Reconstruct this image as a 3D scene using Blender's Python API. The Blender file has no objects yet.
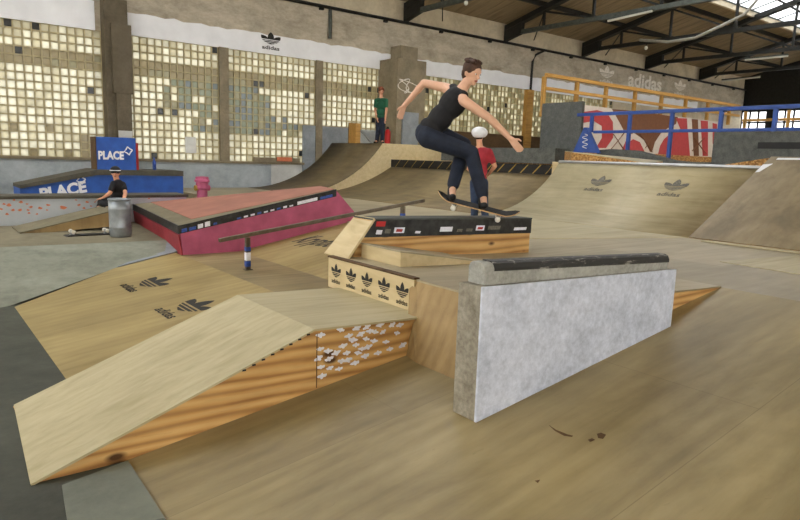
import bpy, bmesh, math, random
import numpy as np
from mathutils import Vector, Matrix
random.seed(7)
rng = np.random.default_rng(7)
SC = bpy.context.scene
COL = SC.collection
LIFT = 1.475          # the eye level is worked in as zero; everything is lifted so the concrete floor is z = 0
PI = math.pi

# ------------------------------------------------------------------ camera frame (28 mm lens, two vanishing points)
V1 = (1224, 185); V2 = (-103, 142)
_a = np.array([V1[0]-400, 260-V1[1]]); _b = np.array([V2[0]-400, 260-V2[1]])
F = float(np.sqrt(-(_a@_b)))
_X = np.array([_a[0], _a[1], -F]); _X /= np.linalg.norm(_X)
_Y = np.array([_b[0], _b[1], -F]); _Y /= np.linalg.norm(_Y)
_Z = np.cross(_X, _Y)
ROT = np.array([_X, _Y, _Z])
def ray(u, v): return ROT @ np.array([u-400, 260-v, -F])
def onX(u, v, x): d = ray(u, v); return d*(x/d[0])
def onY(u, v, y): d = ray(u, v); return d*(y/d[1])
def onZ(u, v, z): d = ray(u, v); return d*(z/d[2])
def onD(u, v, depth): return ray(u, v)*(depth/F)

# ------------------------------------------------------------------ materials
MATS = {}
def new_mat(name):
    m = bpy.data.materials.new(name); m.use_nodes = True
    nt = m.node_tree
    return m, nt, nt.nodes['Principled BSDF']
def srgb(c):
    return tuple((x/255/12.92 if x/255 <= .04045 else ((x/255+.055)/1.055)**2.4) for x in c)
def ramp(nt, fac, stops):
    r = nt.nodes.new('ShaderNodeValToRGB')
    els = r.color_ramp.elements
    while len(els) < len(stops): els.new(.5)
    for e, (p, c) in zip(els, stops): e.position = p; e.color = (*c, 1)
    nt.links.new(fac, r.inputs[0]); return r.outputs[0]
def coords(nt, scale=(1,1,1), rot=(0,0,0), kind='Object'):
    t = nt.nodes.new('ShaderNodeTexCoord'); m = nt.nodes.new('ShaderNodeMapping')
    m.inputs['Scale'].default_value = scale; m.inputs['Rotation'].default_value = rot
    nt.links.new(t.outputs[kind], m.inputs[0]); return m.outputs[0]
def noise(nt, vec, scale, detail=4, rough=.55, dist=0.0):
    n = nt.nodes.new('ShaderNodeTexNoise')
    n.inputs['Scale'].default_value = scale; n.inputs['Detail'].default_value = detail
    n.inputs['Roughness'].default_value = rough; n.inputs['Distortion'].default_value = dist
    nt.links.new(vec, n.inputs['Vector']); return n.outputs['Fac']
def mixc(nt, fac, a, b, mode='MIX'):
    m = nt.nodes.new('ShaderNodeMix'); m.data_type = 'RGBA'; m.blend_type = mode
    for s, v in ((m.inputs[0], fac), (m.inputs[6], a), (m.inputs[7], b)):
        if isinstance(v, (int, float)): s.default_value = v
        elif isinstance(v, tuple): s.default_value = (*v, 1)
        else: nt.links.new(v, s)
    return m.outputs[2]
def bump(nt, b, h, strength=.2, dist=.01):
    n = nt.nodes.new('ShaderNodeBump'); n.inputs['Strength'].default_value = strength
    n.inputs['Distance'].default_value = dist
    nt.links.new(h, n.inputs['Height']); nt.links.new(n.outputs[0], b.inputs['Normal'])

def plain(name, col, rough=.6, metal=0.0, var=.12, scale=9.0, bmp=0.0, spec=.4):
    m, nt, b = new_mat(name); c = srgb(col)
    n = noise(nt, coords(nt), scale, 5)
    lo = tuple(x*(1-var*1.6) for x in c); hi = tuple(min(1, x*(1+var)) for x in c)
    nt.links.new(ramp(nt, n, [(.3, lo), (.7, hi)]), b.inputs['Base Color'])
    b.inputs['Roughness'].default_value = rough; b.inputs['Metallic'].default_value = metal
    b.inputs['Specular IOR Level'].default_value = spec
    if bmp: bump(nt, b, noise(nt, coords(nt), scale*6, 4), bmp)
    MATS[name] = m; return m

def plywood(name, cols, grain=(1.2, 14, 14), rough=.5, contrast=1.0, figure=.5, dirt=.25, panel=None, rot=(0,0,0), sheen=.35, bands='Y', fscale=.55, knots=0, streak=None):
    """board with streaks along the axis whose grain scale is small; panel = (length, width) of the sheets"""
    m, nt, b = new_mat(name)
    lo, mid, hi = [srgb(c) for c in cols]
    v = coords(nt, grain, rot)
    n1 = noise(nt, v, 1.6, 6, .6, .6)
    col = ramp(nt, n1, [(.5-.28/contrast, lo), (.5, mid), (.5+.28/contrast, hi)])
    if figure:
        w = nt.nodes.new('ShaderNodeTexWave'); w.wave_type = 'BANDS'; w.bands_direction = bands
        w.inputs['Scale'].default_value = 1.0; w.inputs['Distortion'].default_value = 6.0 if bands == 'Y' else 17.0; w.inputs['Detail'].default_value = 2.5
        w.inputs['Detail Scale'].default_value = .7 if bands == 'Y' else .45
        nt.links.new(coords(nt, tuple(g*fscale for g in grain), rot), w.inputs['Vector'])
        col = mixc(nt, min(1, figure*.85), col, ramp(nt, w.outputs['Color'], [(.0, lo), (.35, mid), (1, hi)]))
    big = noise(nt, coords(nt, (.7, 1.1, 1.1), rot), 1.4, 5, .6, .3)
    col = mixc(nt, dirt, col, ramp(nt, big, [(.32, tuple(x*.45 for x in lo)), (.62, hi)]), 'MULTIPLY' if False else 'MIX')
    if streak:
        st = noise(nt, coords(nt, (.22, 1.5, 1.5), rot), 1.5, 6, .62, .5)
        col = mixc(nt, ramp(nt, st, [(.46, (0,0,0)), (.66, (streak,)*3)]), col, tuple(x*.62 for x in lo))
    if knots:
        vk = nt.nodes.new('ShaderNodeTexVoronoi'); vk.inputs['Scale'].default_value = 1.0; vk.inputs['Randomness'].default_value = 1
        nt.links.new(coords(nt, (knots*.6, knots*.6, knots*1.3), rot), vk.inputs['Vector'])
        kd = ramp(nt, vk.outputs['Distance'], [(.07, (1,1,1)), (.16, (0,0,0))])
        col = mixc(nt, kd, col, tuple(x*.35 for x in lo))
    if panel:
        br = nt.nodes.new('ShaderNodeTexBrick')
        br.inputs['Scale'].default_value = 1.0; br.inputs['Brick Width'].default_value = panel[0]; br.inputs['Row Height'].default_value = panel[1]
        br.inputs['Mortar Size'].default_value = .0022; br.inputs['Mortar Smooth'].default_value = .0
        br.inputs['Color1'].default_value = (1.08, 1.07, 1.06, 1); br.inputs['Color2'].default_value = (.80, .78, .75, 1)
        br.inputs['Mortar'].default_value = (.80, .77, .73, 1); br.inputs['Bias'].default_value = -.1
        nt.links.new(coords(nt, (1,1,1), rot), br.inputs['Vector'])
        col = mixc(nt, 1.0, col, br.outputs['Color'], 'MULTIPLY')
    scuff = noise(nt, coords(nt, (3, 22, 22), (0, 0, .3)), 2.0, 3, .5, 1.5)
    col = mixc(nt, ramp(nt, scuff, [(.66, (0,0,0)), (.78, (.22,.22,.22))]), col, tuple(x*.5 for x in lo))
    nt.links.new(col, b.inputs['Base Color'])
    b.inputs['Roughness'].default_value = rough; b.inputs['Specular IOR Level'].default_value = sheen
    bump(nt, b, n1, .06, .01)
    MATS[name] = m; return m

def concrete(name, dark, light, scale=2.2, rough=.8, fine=.5, bmp=.25, streak=(1,1,1)):
    m, nt, b = new_mat(name); d, l = srgb(dark), srgb(light)
    v = coords(nt, streak)
    n1 = noise(nt, v, scale, 8, .65, .4); n2 = noise(nt, v, scale*7, 6, .7)
    c = ramp(nt, n1, [(.3, d), (.68, l)])
    c = mixc(nt, fine*.5, c, ramp(nt, n2, [(.35, d), (.65, l)]))
    nt.links.new(c, b.inputs['Base Color']); b.inputs['Roughness'].default_value = rough
    b.inputs['Specular IOR Level'].default_value = .3
    bump(nt, b, n2, bmp, .01); MATS[name] = m; return m

def osb(name, cols):
    m, nt, b = new_mat(name); lo, mid, hi = [srgb(c) for c in cols]
    vo = nt.nodes.new('ShaderNodeTexVoronoi'); vo.inputs['Scale'].default_value = 22
    nt.links.new(coords(nt, (1, 1.6, 2.2)), vo.inputs['Vector'])
    sep = nt.nodes.new('ShaderNodeSeparateColor'); nt.links.new(vo.outputs['Color'], sep.inputs[0])
    nt.links.new(ramp(nt, sep.outputs[0], [(.1, lo), (.5, mid), (.9, hi)]), b.inputs['Base Color'])
    b.inputs['Roughness'].default_value = .7; MATS[name] = m; return m

def glass_mat(name, col, transl=.9, gloss=.1):
    m = bpy.data.materials.new(name); m.use_nodes = True; nt = m.node_tree; nt.nodes.clear()
    out = nt.nodes.new('ShaderNodeOutputMaterial'); t = nt.nodes.new('ShaderNodeBsdfTranslucent'); g = nt.nodes.new('ShaderNodeBsdfGlossy')
    mx = nt.nodes.new('ShaderNodeMixShader'); mx.inputs[0].default_value = gloss
    c = srgb(col); n = noise(nt, coords(nt), 6, 4)
    nt.links.new(ramp(nt, n, [(.3, tuple(x*.80 for x in c)), (.65, c)]), t.inputs['Color'])
    g.inputs['Roughness'].default_value = .25; g.inputs['Color'].default_value = (.5,.5,.5,1)
    nt.links.new(t.outputs[0], mx.inputs[1]); nt.links.new(g.outputs[0], mx.inputs[2]); nt.links.new(mx.outputs[0], out.inputs[0])
    MATS[name] = m; return m

plywood('bank_ply', [(114,99,62), (146,130,88), (168,153,112)], grain=(.5, 5, 5), panel=(2.44, 1.22), figure=.25, dirt=.35, rough=.45, streak=.45)
plywood('left_ply', [(124,105,60), (152,133,84), (172,155,106)], grain=(.5, 5, 5), panel=(2.44, 1.22), figure=.2, dirt=.3, rough=.5)
plywood('deck_ply', [(142,130,102), (163,152,123), (182,171,142)], grain=(.6, 5, 5), panel=(2.44, 1.22), figure=.15, dirt=.25, rough=.45)
plywood('kicker_ply', [(160,148,110), (184,173,136), (200,190,156)], grain=(.6, 8, 8), figure=.1, dirt=.15, rough=.5)
plywood('quarter_ply', [(150,138,104), (178,166,130), (194,183,150)], grain=(5, .8, 5), panel=None, figure=.1, dirt=.25, rough=.5)
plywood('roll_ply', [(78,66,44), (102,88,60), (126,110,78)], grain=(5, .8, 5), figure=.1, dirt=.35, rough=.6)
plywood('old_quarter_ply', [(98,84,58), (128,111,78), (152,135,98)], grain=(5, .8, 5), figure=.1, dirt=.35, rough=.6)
plywood('right_bank_ply', [(116,100,72), (140,124,92), (158,142,110)], grain=(1, 5, 5), panel=None, figure=.15, dirt=.35, rough=.5, streak=.5)
plywood('side_ply', [(134,88,42), (196,148,84), (222,184,122)], grain=(1.0, 6, 9), figure=.75, dirt=.15, rough=.55, contrast=1.4, bands='Z', fscale=.62, knots=4.5)
plywood('panel_ply', [(124,98,58), (162,134,88), (186,160,112)], grain=(6, 6, 1.0), figure=.3, dirt=.4, rough=.6)
plywood('pale_ply', [(184,163,118), (206,187,144), (220,203,162)], grain=(8, 1.5, 8), figure=.15, dirt=.1, rough=.55)
plywood('lumber', [(140,100,44), (184,138,68), (206,162,90)], grain=(1.5, 14, 14), figure=.4, dirt=.15)
plywood('dark_boards', [(60,44,26), (88,66,42), (112,86,56)], grain=(1, 6, 6), figure=.3, dirt=.3, rough=.8)
osb('osb', [(120,84,36), (160,116,58), (190,148,88)])
concrete('floor_conc', (52,54,46), (84,86,74), 1.6, rough=.7)
concrete('floor_patch', (92,96,86), (124,128,114), 2.2, rough=.7)
concrete('bank_conc', (104,106,92), (150,152,136), 2.0, rough=.75)
concrete('plat_conc', (96,90,70), (136,128,104), 1.4)
concrete('beam_conc', (142,132,114), (206,196,176), 1.3, streak=(1,1,2))
concrete('plaster', (172,160,136), (220,208,182), 1.2)
concrete('painted_wall', (136,144,146), (182,188,190), 1.6, fine=.4)
concrete('white_brick', (176,176,170), (206,206,200), 2.5)
concrete('pillar_conc', (108,98,78), (150,138,114), 2.4)
concrete('slab_dark', (62,60,52), (96,92,80), 2.4)
concrete('grey_paint', (120,126,130), (152,158,162), 3.2)
concrete('carpet', (60,62,60), (112,114,110), 9, rough=.95, fine=1.0)
concrete('marble', (156,164,180), (220,226,240), 4.2, rough=.55, fine=.9, bmp=.08)
concrete('slab_end', (104,98,84), (172,166,150), 5.5, rough=.75, fine=.9)
concrete('coping_conc', (120,120,112), (182,182,174), 5.0, rough=.6, fine=.8)
concrete('roof_boards', (112,98,76), (168,150,120), 1.4, rough=.9, streak=(5, .3, 1))
plain('white_paint', (240,241,243), .7, var=.05, scale=2)
plain('pink', (186,92,124), .6, var=.16, scale=4)
plain('dark_red', (150,44,56), .6, var=.14, scale=5)
plain('salmon', (158,106,88), .7, var=.12, scale=3)
plain('black_metal', (46,45,43), .5, metal=.2, var=.5, scale=14)
plain('black_wax', (28,28,28), .45, var=.5, scale=16)
def wax_mat():
    m, nt, b = new_mat('worn_wax')
    n = noise(nt, coords(nt, (2.2, 9, 9)), 3.0, 7, .72, .4)
    c = ramp(nt, n, [(.50, srgb((34,34,32))), (.57, srgb((72,70,64))), (.62, srgb((150,148,140)))])
    nt.links.new(c, b.inputs['Base Color']); b.inputs['Roughness'].default_value = .5; MATS['worn_wax'] = m
wax_mat()
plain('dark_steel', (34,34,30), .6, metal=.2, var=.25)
plain('lit_steel', (74,78,72), .6, metal=.2, var=.25)  # paler steel; on the near truss ties it carries painted light
plain('rail_steel', (112,102,88), .4, metal=.6, var=.2)
plain('coping_steel', (170,170,168), .35, metal=.8, var=.1)
plain('galvanised', (150,156,160), .42, metal=.6, var=.16, scale=10)
plain('ledge_white', (178,184,188), .7, var=.06, scale=3)
plain('blue', (40,84,162), .6, var=.14, scale=6)
plain('rail_blue', (46,78,150), .5, var=.14, scale=6)
plain('white', (226,226,228), .6, var=.05)
plain('sticker_white', (232,234,244), .5, var=.1, scale=30)
plain('red', (176,38,34), .5, var=.1)
plain('sticker_blue', (56,86,168), .5, var=.3, scale=40)
plain('orange_paint', (206,120,84), .7, var=.1)
plain('black', (24,24,24), .6, var=.2)
plain('print_black', (40,38,34), .7, var=.3, scale=30)
plain('print_grey', (112,108,96), .7, var=.3, scale=40)
plain('print_white', (236,230,220), .8, var=.15, scale=12)
plain('amber', (168,136,60), .6, var=.1)
plain('mural_red', (172,62,64), .7, var=.08)
plain('mural_white', (202,192,182), .7, var=.05)
plain('mural_brown', (112,72,46), .7, var=.1)
plain('grey_cable', (150,148,138), .6)
plain('paper', (214,214,208), .8, var=.03)
plain('skin', (206,150,118), .55, var=.06, scale=6)
plain('skin_fair', (214,168,140), .55, var=.06, scale=6)
plain('lips', (160,84,74), .5)
plain('iris', (40,30,24), .3)
plain('jeans', (46,60,84), .85, var=.2, scale=14)
plain('dark_jeans', (28,36,52), .85, var=.22, scale=14)
plain('black_cloth', (22,22,25), .85, var=.25, scale=12)
plain('red_cloth', (156,42,52), .85, var=.14, scale=10)
plain('green_cloth', (26,84,58), .85, var=.14, scale=10)
plain('hair_brown', (66,42,28), .7, var=.3, scale=30)
plain('hair_red', (120,62,34), .7, var=.3, scale=30)
plain('helmet_white', (224,226,230), .3, var=.04)
plain('grip', (34,34,36), .9, var=.2, scale=40)
plain('maple', (196,160,110), .5, var=.12)
plain('wheel_white', (220,216,204), .5, var=.05)
plain('fire_red', (186,30,30), .4, var=.08)
plain('tube_white', (206,206,196), .4, var=.04)
plain('mortar', (172,160,126), .9, var=.15, scale=12)
glass_mat('pane_bright', (212,209,196)); glass_mat('pane_cream', (198,193,175)); glass_mat('pane_amber', (158,149,124))
glass_mat('pane_olive', (160,156,134)); glass_mat('pane_grey', (134,140,140)); glass_mat('pane_dim', (70,72,70)); glass_mat('pane_green', (146,150,134))
glass_mat('skylight_glass', (252,252,252), gloss=.05)
def M(n): return MATS[n]

# ------------------------------------------------------------------ mesh builder
class MB:
    def __init__(s): s.v = []; s.f = []; s.m = []
    def add(s, vs, fs, mi=0):
        k = len(s.v); s.v += [tuple(map(float, p)) for p in vs]
        s.f += [tuple(k+i for i in f) for f in fs]; s.m += [mi]*len(fs); return s
    def hexa(s, b, t, mi=0):
        n = len(b)
        fs = [tuple(reversed(range(n))), tuple(range(n, 2*n))] + [(i, (i+1) % n, n+(i+1) % n, n+i) for i in range(n)]
        return s.add(list(b)+list(t), fs, mi)
    def box(s, x0, x1, y0, y1, z0, z1, mi=0):
        b = [(x0,y0,z0),(x1,y0,z0),(x1,y1,z0),(x0,y1,z0)]
        return s.hexa(b, [(x,y,z1) for x,y,_ in b], mi)
    def prism(s, poly, vec, mi=0):
        vec = np.array(vec, float); p = [np.array(q, float) for q in poly]
        return s.hexa(p, [q+vec for q in p], mi)
    def slab(s, quad, th, mi=0):
        q = [np.array(p, float) for p in quad]
        n = np.cross(q[1]-q[0], q[2]-q[0]); n = n/np.linalg.norm(n)
        return s.hexa([p-n*th for p in q], q, mi)
    def bar(s, a, b, w, h, up=(0,0,1), mi=0):
        a, b, up = np.array(a, float), np.array(b, float), np.array(up, float)
        d = b-a; d /= np.linalg.norm(d); r = np.cross(d, up); r /= np.linalg.norm(r); u = np.cross(r, d)
        c = lambda o: [o-r*w/2-u*h/2, o+r*w/2-u*h/2, o+r*w/2+u*h/2, o-r*w/2+u*h/2]
        return s.hexa(c(a), c(b), mi)
    def tube(s, pts, r, n=10, mi=0, radii=None):
        pts = [np.array(p, float) for p in pts]; rings = []
        for i, p in enumerate(pts):
            d = pts[min(i+1, len(pts)-1)]-pts[max(i-1, 0)]; d = d/(np.linalg.norm(d)+1e-9)
            a = np.array([0,0,1.]) if abs(d[2]) < .9 else np.array([1.,0,0])
            x = np.cross(d, a); x /= np.linalg.norm(x); y = np.cross(d, x)
            rr = radii[i] if radii else r
            rings.append([p+rr*(math.cos(2*PI*k/n)*x+math.sin(2*PI*k/n)*y) for k in range(n)])
        vs = [q for g in rings for q in g]; fs = []
        for i in range(len(pts)-1):
            for k in range(n):
                fs.append((i*n+k, i*n+(k+1) % n, (i+1)*n+(k+1) % n, (i+1)*n+k))
        fs.append(tuple(reversed(range(n)))); fs.append(tuple(range((len(pts)-1)*n, len(pts)*n)))
        return s.add(vs, fs, mi)
    def lathe(s, c, prof, n=24, axis=(0,0,1), mi=0):
        c = np.array(c, float); ax = np.array(axis, float); ax /= np.linalg.norm(ax)
        return s.tube([c+ax*z for r, z in prof], 1, n, mi, [max(r, 1e-4) for r, z in prof]) if False else s._lathe(c, prof, n, ax, mi)
    def _lathe(s, c, prof, n, ax, mi):
        a = np.array([1.,0,0]) if abs(ax[0]) < .9 else np.array([0,1.,0])
        x = np.cross(ax, a); x /= np.linalg.norm(x); y = np.cross(ax, x)
        vs = [c+ax*z+max(r, 1e-4)*(math.cos(2*PI*k/n)*x+math.sin(2*PI*k/n)*y) for r, z in prof for k in range(n)]; fs = []
        for i in range(len(prof)-1):
            for k in range(n): fs.append((i*n+k, i*n+(k+1) % n, (i+1)*n+(k+1) % n, (i+1)*n+k))
        fs.append(tuple(reversed(range(n)))); fs.append(tuple(range((len(prof)-1)*n, len(prof)*n)))
        return s.add(vs, fs, mi)
    def ellip(s, c, r, axes=None, n=16, mi=0):
        c = np.array(c, float); A = np.eye(3) if axes is None else np.array(axes, float)
        vs = []; m = n//2
        for i in range(m+1):
            t = PI*i/m
            for k in range(n):
                p = 2*PI*k/n
                q = np.array([r[0]*math.sin(t)*math.cos(p), r[1]*math.sin(t)*math.sin(p), r[2]*math.cos(t)])
                vs.append(c+q@A)
        fs = [(i*n+k, (i+1)*n+k, (i+1)*n+(k+1) % n, i*n+(k+1) % n) for i in range(m) for k in range(n)]
        return s.add(vs, fs, mi)
    def cap(s, a, ra, b, rb, n=12, mi=0):
        """tapered capsule"""
        a, b = np.array(a, float), np.array(b, float); L = np.linalg.norm(b-a)
        if L < 1e-5: return s.ellip(a, (ra,)*3, n=n, mi=mi)
        prof = [(ra*math.sin(t), -ra*math.cos(t)) for t in np.linspace(0, PI/2, 5)]
        prof += [(rb*math.cos(t), L+rb*math.sin(t)) for t in np.linspace(0, PI/2, 5)]
        return s._lathe(a, prof, n, (b-a)/L, mi)
    def build(s, name, mats, parent=None, smooth=False, bevel=0.0, origin=None, remesh=0.0, smooth_iter=0):
        me = bpy.data.meshes.new(name)
        o = bpy.data.objects.new(name, me); COL.objects.link(o)
        base = np.array(WORLD.get(parent.name, (0,0,0)) if parent else (origin if origin is not None else (0,0,0)), float)
        vs = [tuple(np.array(p)-base) for p in s.v]
        me.from_pydata(vs, [], s.f)
        for m in (mats if isinstance(mats, (list, tuple)) else [mats]): me.materials.append(M(m) if isinstance(m, str) else m)
        me.polygons.foreach_set('material_index', s.m)
        bm = bmesh.new(); bm.from_mesh(me)
        bmesh.ops.remove_doubles(bm, verts=bm.verts, dist=1e-6)
        bmesh.ops.recalc_face_normals(bm, faces=bm.faces)
        if remesh == 0:
            pass
        bm.to_mesh(me); bm.free()
        if remesh:
            md = o.modifiers.new('r', 'REMESH'); md.mode = 'VOXEL'; md.voxel_size = remesh
            if smooth_iter:
                sm = o.modifiers.new('s', 'SMOOTH'); sm.factor = .5; sm.iterations = smooth_iter
            dg = bpy.context.evaluated_depsgraph_get(); dg.update()
            nm = bpy.data.meshes.new_from_object(o.evaluated_get(dg)); o.modifiers.clear(); o.data = nm; nm.name = name
            nm.materials.clear()
            for m in (mats if isinstance(mats, (list, tuple)) else [mats]): nm.materials.append(M(m))
            me = nm; smooth = True
        if smooth: me.polygons.foreach_set('use_smooth', [True]*len(me.polygons))
        if bevel:
            bv = o.modifiers.new('bevel', 'BEVEL'); bv.width = bevel; bv.segments = 2; bv.limit_method = 'ANGLE'
        if parent: o.parent = parent; WORLD[o.name] = tuple(base)
        else: o.location = tuple(base); WORLD[o.name] = tuple(base)
        return o
WORLD = {}
def thing(name, label, cat, loc, group=None):
    o = bpy.data.objects.new(name, None); COL.objects.link(o); o.location = tuple(map(float, loc)); o.empty_display_size = .1
    WORLD[o.name] = tuple(map(float, loc)); o['label'] = label; o['category'] = cat
    if group: o['group'] = group
    return o
def tag(o, label, cat, group=None):
    o['label'] = label; o['category'] = cat
    if group: o['group'] = group
    return o
def struct(o): o['kind'] = 'structure'; return o

# flat marks: lettering and the three-leaf emblem, laid on a surface given by a mapping (a, b) -> point, raised by 1.5 mm
def text_polys(txt, bold=0.0, shear=0.0):
    cu = bpy.data.curves.new('t', 'FONT'); cu.body = txt; cu.size = 1; cu.offset = bold; cu.shear = shear; cu.resolution_u = 3
    cu.align_x = 'CENTER'
    ob = bpy.data.objects.new('t', cu); COL.objects.link(ob)
    dg = bpy.context.evaluated_depsgraph_get(); dg.update()
    me = bpy.data.meshes.new_from_object(ob.evaluated_get(dg))
    vs = [tuple(v.co)[:2] for v in me.vertices]; fs = [tuple(p.vertices) for p in me.polygons]
    bpy.data.objects.remove(ob); bpy.data.curves.remove(cu); bpy.data.meshes.remove(me)
    return vs, fs
def leaf_polys(gaps=((.10,.15),(.22,.27),(.34,.39)), n=48):
    leaves = [(0.0, 1.0, .20), (.72, .92, .20), (-.72, .92, .20)]
    vs, fs = [], []
    ys = np.linspace(0, 1.0, n+1); xs = np.linspace(-.8, .8, 161)
    def inside(x, y):
        for i, (a, L, w) in enumerate(leaves):
            sx = x*math.cos(a)-y*math.sin(a); sy = (x*math.sin(a)+y*math.cos(a))/L
            if 0 < sy < 1 and abs(sx) < w*(math.sin(PI*min(1, sy**1.15))**.75): return i+1
        return 0
    for y0, y1 in zip(ys[:-1], ys[1:]):
        ym = (y0+y1)/2
        if any(a < ym < b for a, b in gaps): continue
        run = None; prev = 0
        for x in list(xs)+[9]:
            k = inside(x, ym) if x < 5 else 0
            if k and run is None: run = x
            if run is not None and (not k):
                b = len(vs); vs += [(run, y0), (x if x < 5 else xs[-1], y0), (x if x < 5 else xs[-1], y1), (run, y1)]; fs.append((b, b+1, b+2, b+3)); run = None
    return vs, fs
def mark(name, polys, fmap, mat, parent):
    mb = MB(); vs, fs = polys
    mb.add([fmap(a, b) for a, b in vs], fs)
    return mb.build(name, mat, parent)
def flatmap(o, ux, uy, sx, sy, lift=.002):
    o, ux, uy = np.array(o, float), np.array(ux, float), np.array(uy, float)
    n = np.cross(ux, uy); n /= np.linalg.norm(n)
    return lambda a, b: o+ux*a*sx+uy*b*sy+n*lift
LEAF = leaf_polys()
WORDMARK = text_polys('adidas', bold=.02)
def emblem(parent, o, ux, uy, w, h, mat, lift=.002):
    """three-leaf emblem with the lettering below; o = bottom centre of the whole, w x h its size"""
    o, ux, uy = np.array(o, float), np.array(ux, float), np.array(uy, float)
    mark('emblem', LEAF, flatmap(o+uy*h*.30, ux, uy, w/1.35, h*.70, lift), mat, parent)
    mark('lettering', WORDMARK, flatmap(o, ux, uy, w*.92/2.75, h*.30, lift), mat, parent)

# ------------------------------------------------------------------ setting: floor, walls, roof
fl = MB().box(-9, 36, -12, 16.6, -1.675, -1.475).build('floor', 'floor_conc'); struct(fl)
YW = 16.0
SILL, HEAD = -.22, 2.62
WALLX0, WALLX1 = -6.0, 35.0
w = MB()
w.box(WALLX0, WALLX1, YW, YW+.3, 3.08, 4.07)                       # concrete beam
w.box(WALLX0, WALLX1, YW+.02, YW+.3, HEAD, 3.08)
wl = w.build('wall_left', 'beam_conc'); struct(wl)
struct(MB().box(WALLX0, WALLX1, YW+.05, YW+.3, 4.07, 4.75).build('wall_left_upper', 'plaster'))
struct(MB().box(WALLX0, 8.0, YW, YW+.3, -1.475, SILL).box(9.0, 13.2, YW, YW+.3, -1.475, SILL).build('wall_left_lower', 'painted_wall'))
struct(MB().box(8.0, 9.0, YW-.005, YW+.3, -1.475, SILL).build('wall_left_white', 'white_brick'))
struct(MB().box(13.2, WALLX1, YW, YW+.3, -1.475, .30).build('wall_left_base', 'grey_paint'))
def trim(n, x0, x1, z0, z1):     # whitewashed band over the windows with a ragged top edge
    mb = MB(); xs = np.arange(x0, x1+.01, .22); top = [z1+random.uniform(-.03, .03) for _ in xs]
    poly = [(x, YW-.012, t) for x, t in zip(xs, top)]
    for i in range(len(xs)-1):
        mb.hexa([(xs[i], YW-.012, z0), (xs[i+1], YW-.012, z0), (xs[i+1], YW+.03, z0), (xs[i], YW+.03, z0)],
                [(xs[i], YW-.012, top[i]), (xs[i+1], YW-.012, top[i+1]), (xs[i+1], YW+.03, top[i+1]), (xs[i], YW+.03, top[i])])
    return struct(mb.build('trim_%d' % n, 'white_paint'))
trim(1, WALLX0, 3.80, HEAD-.01, 3.25); t2 = trim(2, 4.35, 12.15, HEAD-.01, 3.10); trim(3, 12.95, 30.5, HEAD-.01, 3.08)
emblem(t2, (7.98, YW-.016, 2.73), (1,0,0), (0,0,1), .62, .44, 'print_black', lift=.003)

def window(n, x0, x1, z0, z1, zoneseed):
    """bay of glass bricks: mortar lattice (the window itself) and one mesh of panes"""
    px, pz = .172, .1775
    nx = max(1, int(round((x1-x0)/px))); nz = max(1, int(round((z1-z0)/pz))); dx = (x1-x0)/nx; dz = (z1-z0)/nz; g = .0165
    fr = MB()
    for i in range(nx+1): fr.box(x0+i*dx-g, x0+i*dx+g, YW+.02, YW+.11, z0, z1)
    for j in range(nz+1): fr.box(x0, x1, YW+.022, YW+.108, z0+j*dz-g, z0+j*dz+g)
    fo = struct(fr.build('window_%d' % n, 'mortar'))
    names = ['pane_bright', 'pane_cream', 'pane_amber', 'pane_olive', 'pane_grey', 'pane_dim', 'pane_green']
    pm = MB(); R = np.random.default_rng(zoneseed)
    for i in range(nx):
        for j in range(nz):
            x = x0+(i+.5)*dx; h = (j+.5)/nz
            r = R.random(); k = 0 if r < .66 else 1
            if .70 < h < .82: k = 2 if r < .7 else 3      # eave of the yard outside seen through the glass
            elif h > .85: k = 1 if r < .6 else 0
            hue = math.sin(x*1.9+.7)+math.sin(x*.83+h*5.1)
            if 5.2 < x < 9.3 and .22 < h < .70 and hue+R.normal()*.5 > -.35: k = 6 if r < .38 else (4 if r < .62 else (3 if r < .9 else 0))
            if x < 3.7 and h < .22 and R.random() < .12: k = 2
            if n >= 5 : k = 3 if r < .3 else (1 if r < .85 else 2)
            if R.random() < .018: k = 5
            pm.box(x-dx/2+g*.8, x+dx/2-g*.8, YW+.045, YW+.085, z0+j*dz+g*.8, z0+(j+1)*dz-g*.8, k)
    pm.build('panes', names, fo)
    return fo
window(1, -6.0, 3.80, SILL, HEAD, 1)
window(2, 4.30, 6.55, SILL, HEAD, 2)
window(3, 6.80, 9.36, SILL, HEAD, 3)
window(4, 9.58, 12.0, SILL+.0, HEAD, 4)
window(5, 13.2, 18.1, .95, HEAD, 5)
window(6, 18.4, 23.5, .95, HEAD, 6)
for i, (x0, x1) in enumerate([(6.55, 6.80), (9.36, 9.58)]):
    struct(MB().box(x0, x1, YW-.04, YW+.25, SILL, HEAD).build('column_%d' % (i+1), 'pillar_conc'))
struct(MB().box(23.5, 35, YW, YW+.3, .3, HEAD).build('wall_left_far', 'plaster'))
struct(MB().box(13.2, 23.5, YW-.04, YW+.2, .3, .95).build('wall_left_boards', 'dark_boards'))
struct(MB().box(-6, 9.0, YW-.05, YW+.06, SILL-.05, SILL+.01).build('trim_4', 'pillar_conc'))
# pillars
p1 = MB().box(3.80, 4.30, YW-.3, YW+.3, -1.15, 3.3).box(3.92, 4.34, YW-.42, YW-.2, 1.25, 2.75).box(3.98, 4.30, YW-.40, YW-.2, -1.15, 1.25)
concrete('pillar_dark', (78,70,54), (114,104,86), 2.4)
struct(p1.build('column_3', 'pillar_dark'))
struct(MB().box(3.99, 4.29, YW-.415, YW-.40, -.1, .42).build('column_3_patch', 'white_brick'))
p2 = MB().box(11.55, 12.62, 15.1, YW+.1, .372, 2.86).box(11.95, 12.6, 15.5, YW+.1, 2.86, 3.3)
p2o = struct(p2.build('column_4', 'pillar_conc'))
struct(MB().box(11.75, 12.35, 15.04, 15.1, .372, 1.35).build('column_4_patch', 'grey_paint'))
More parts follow.
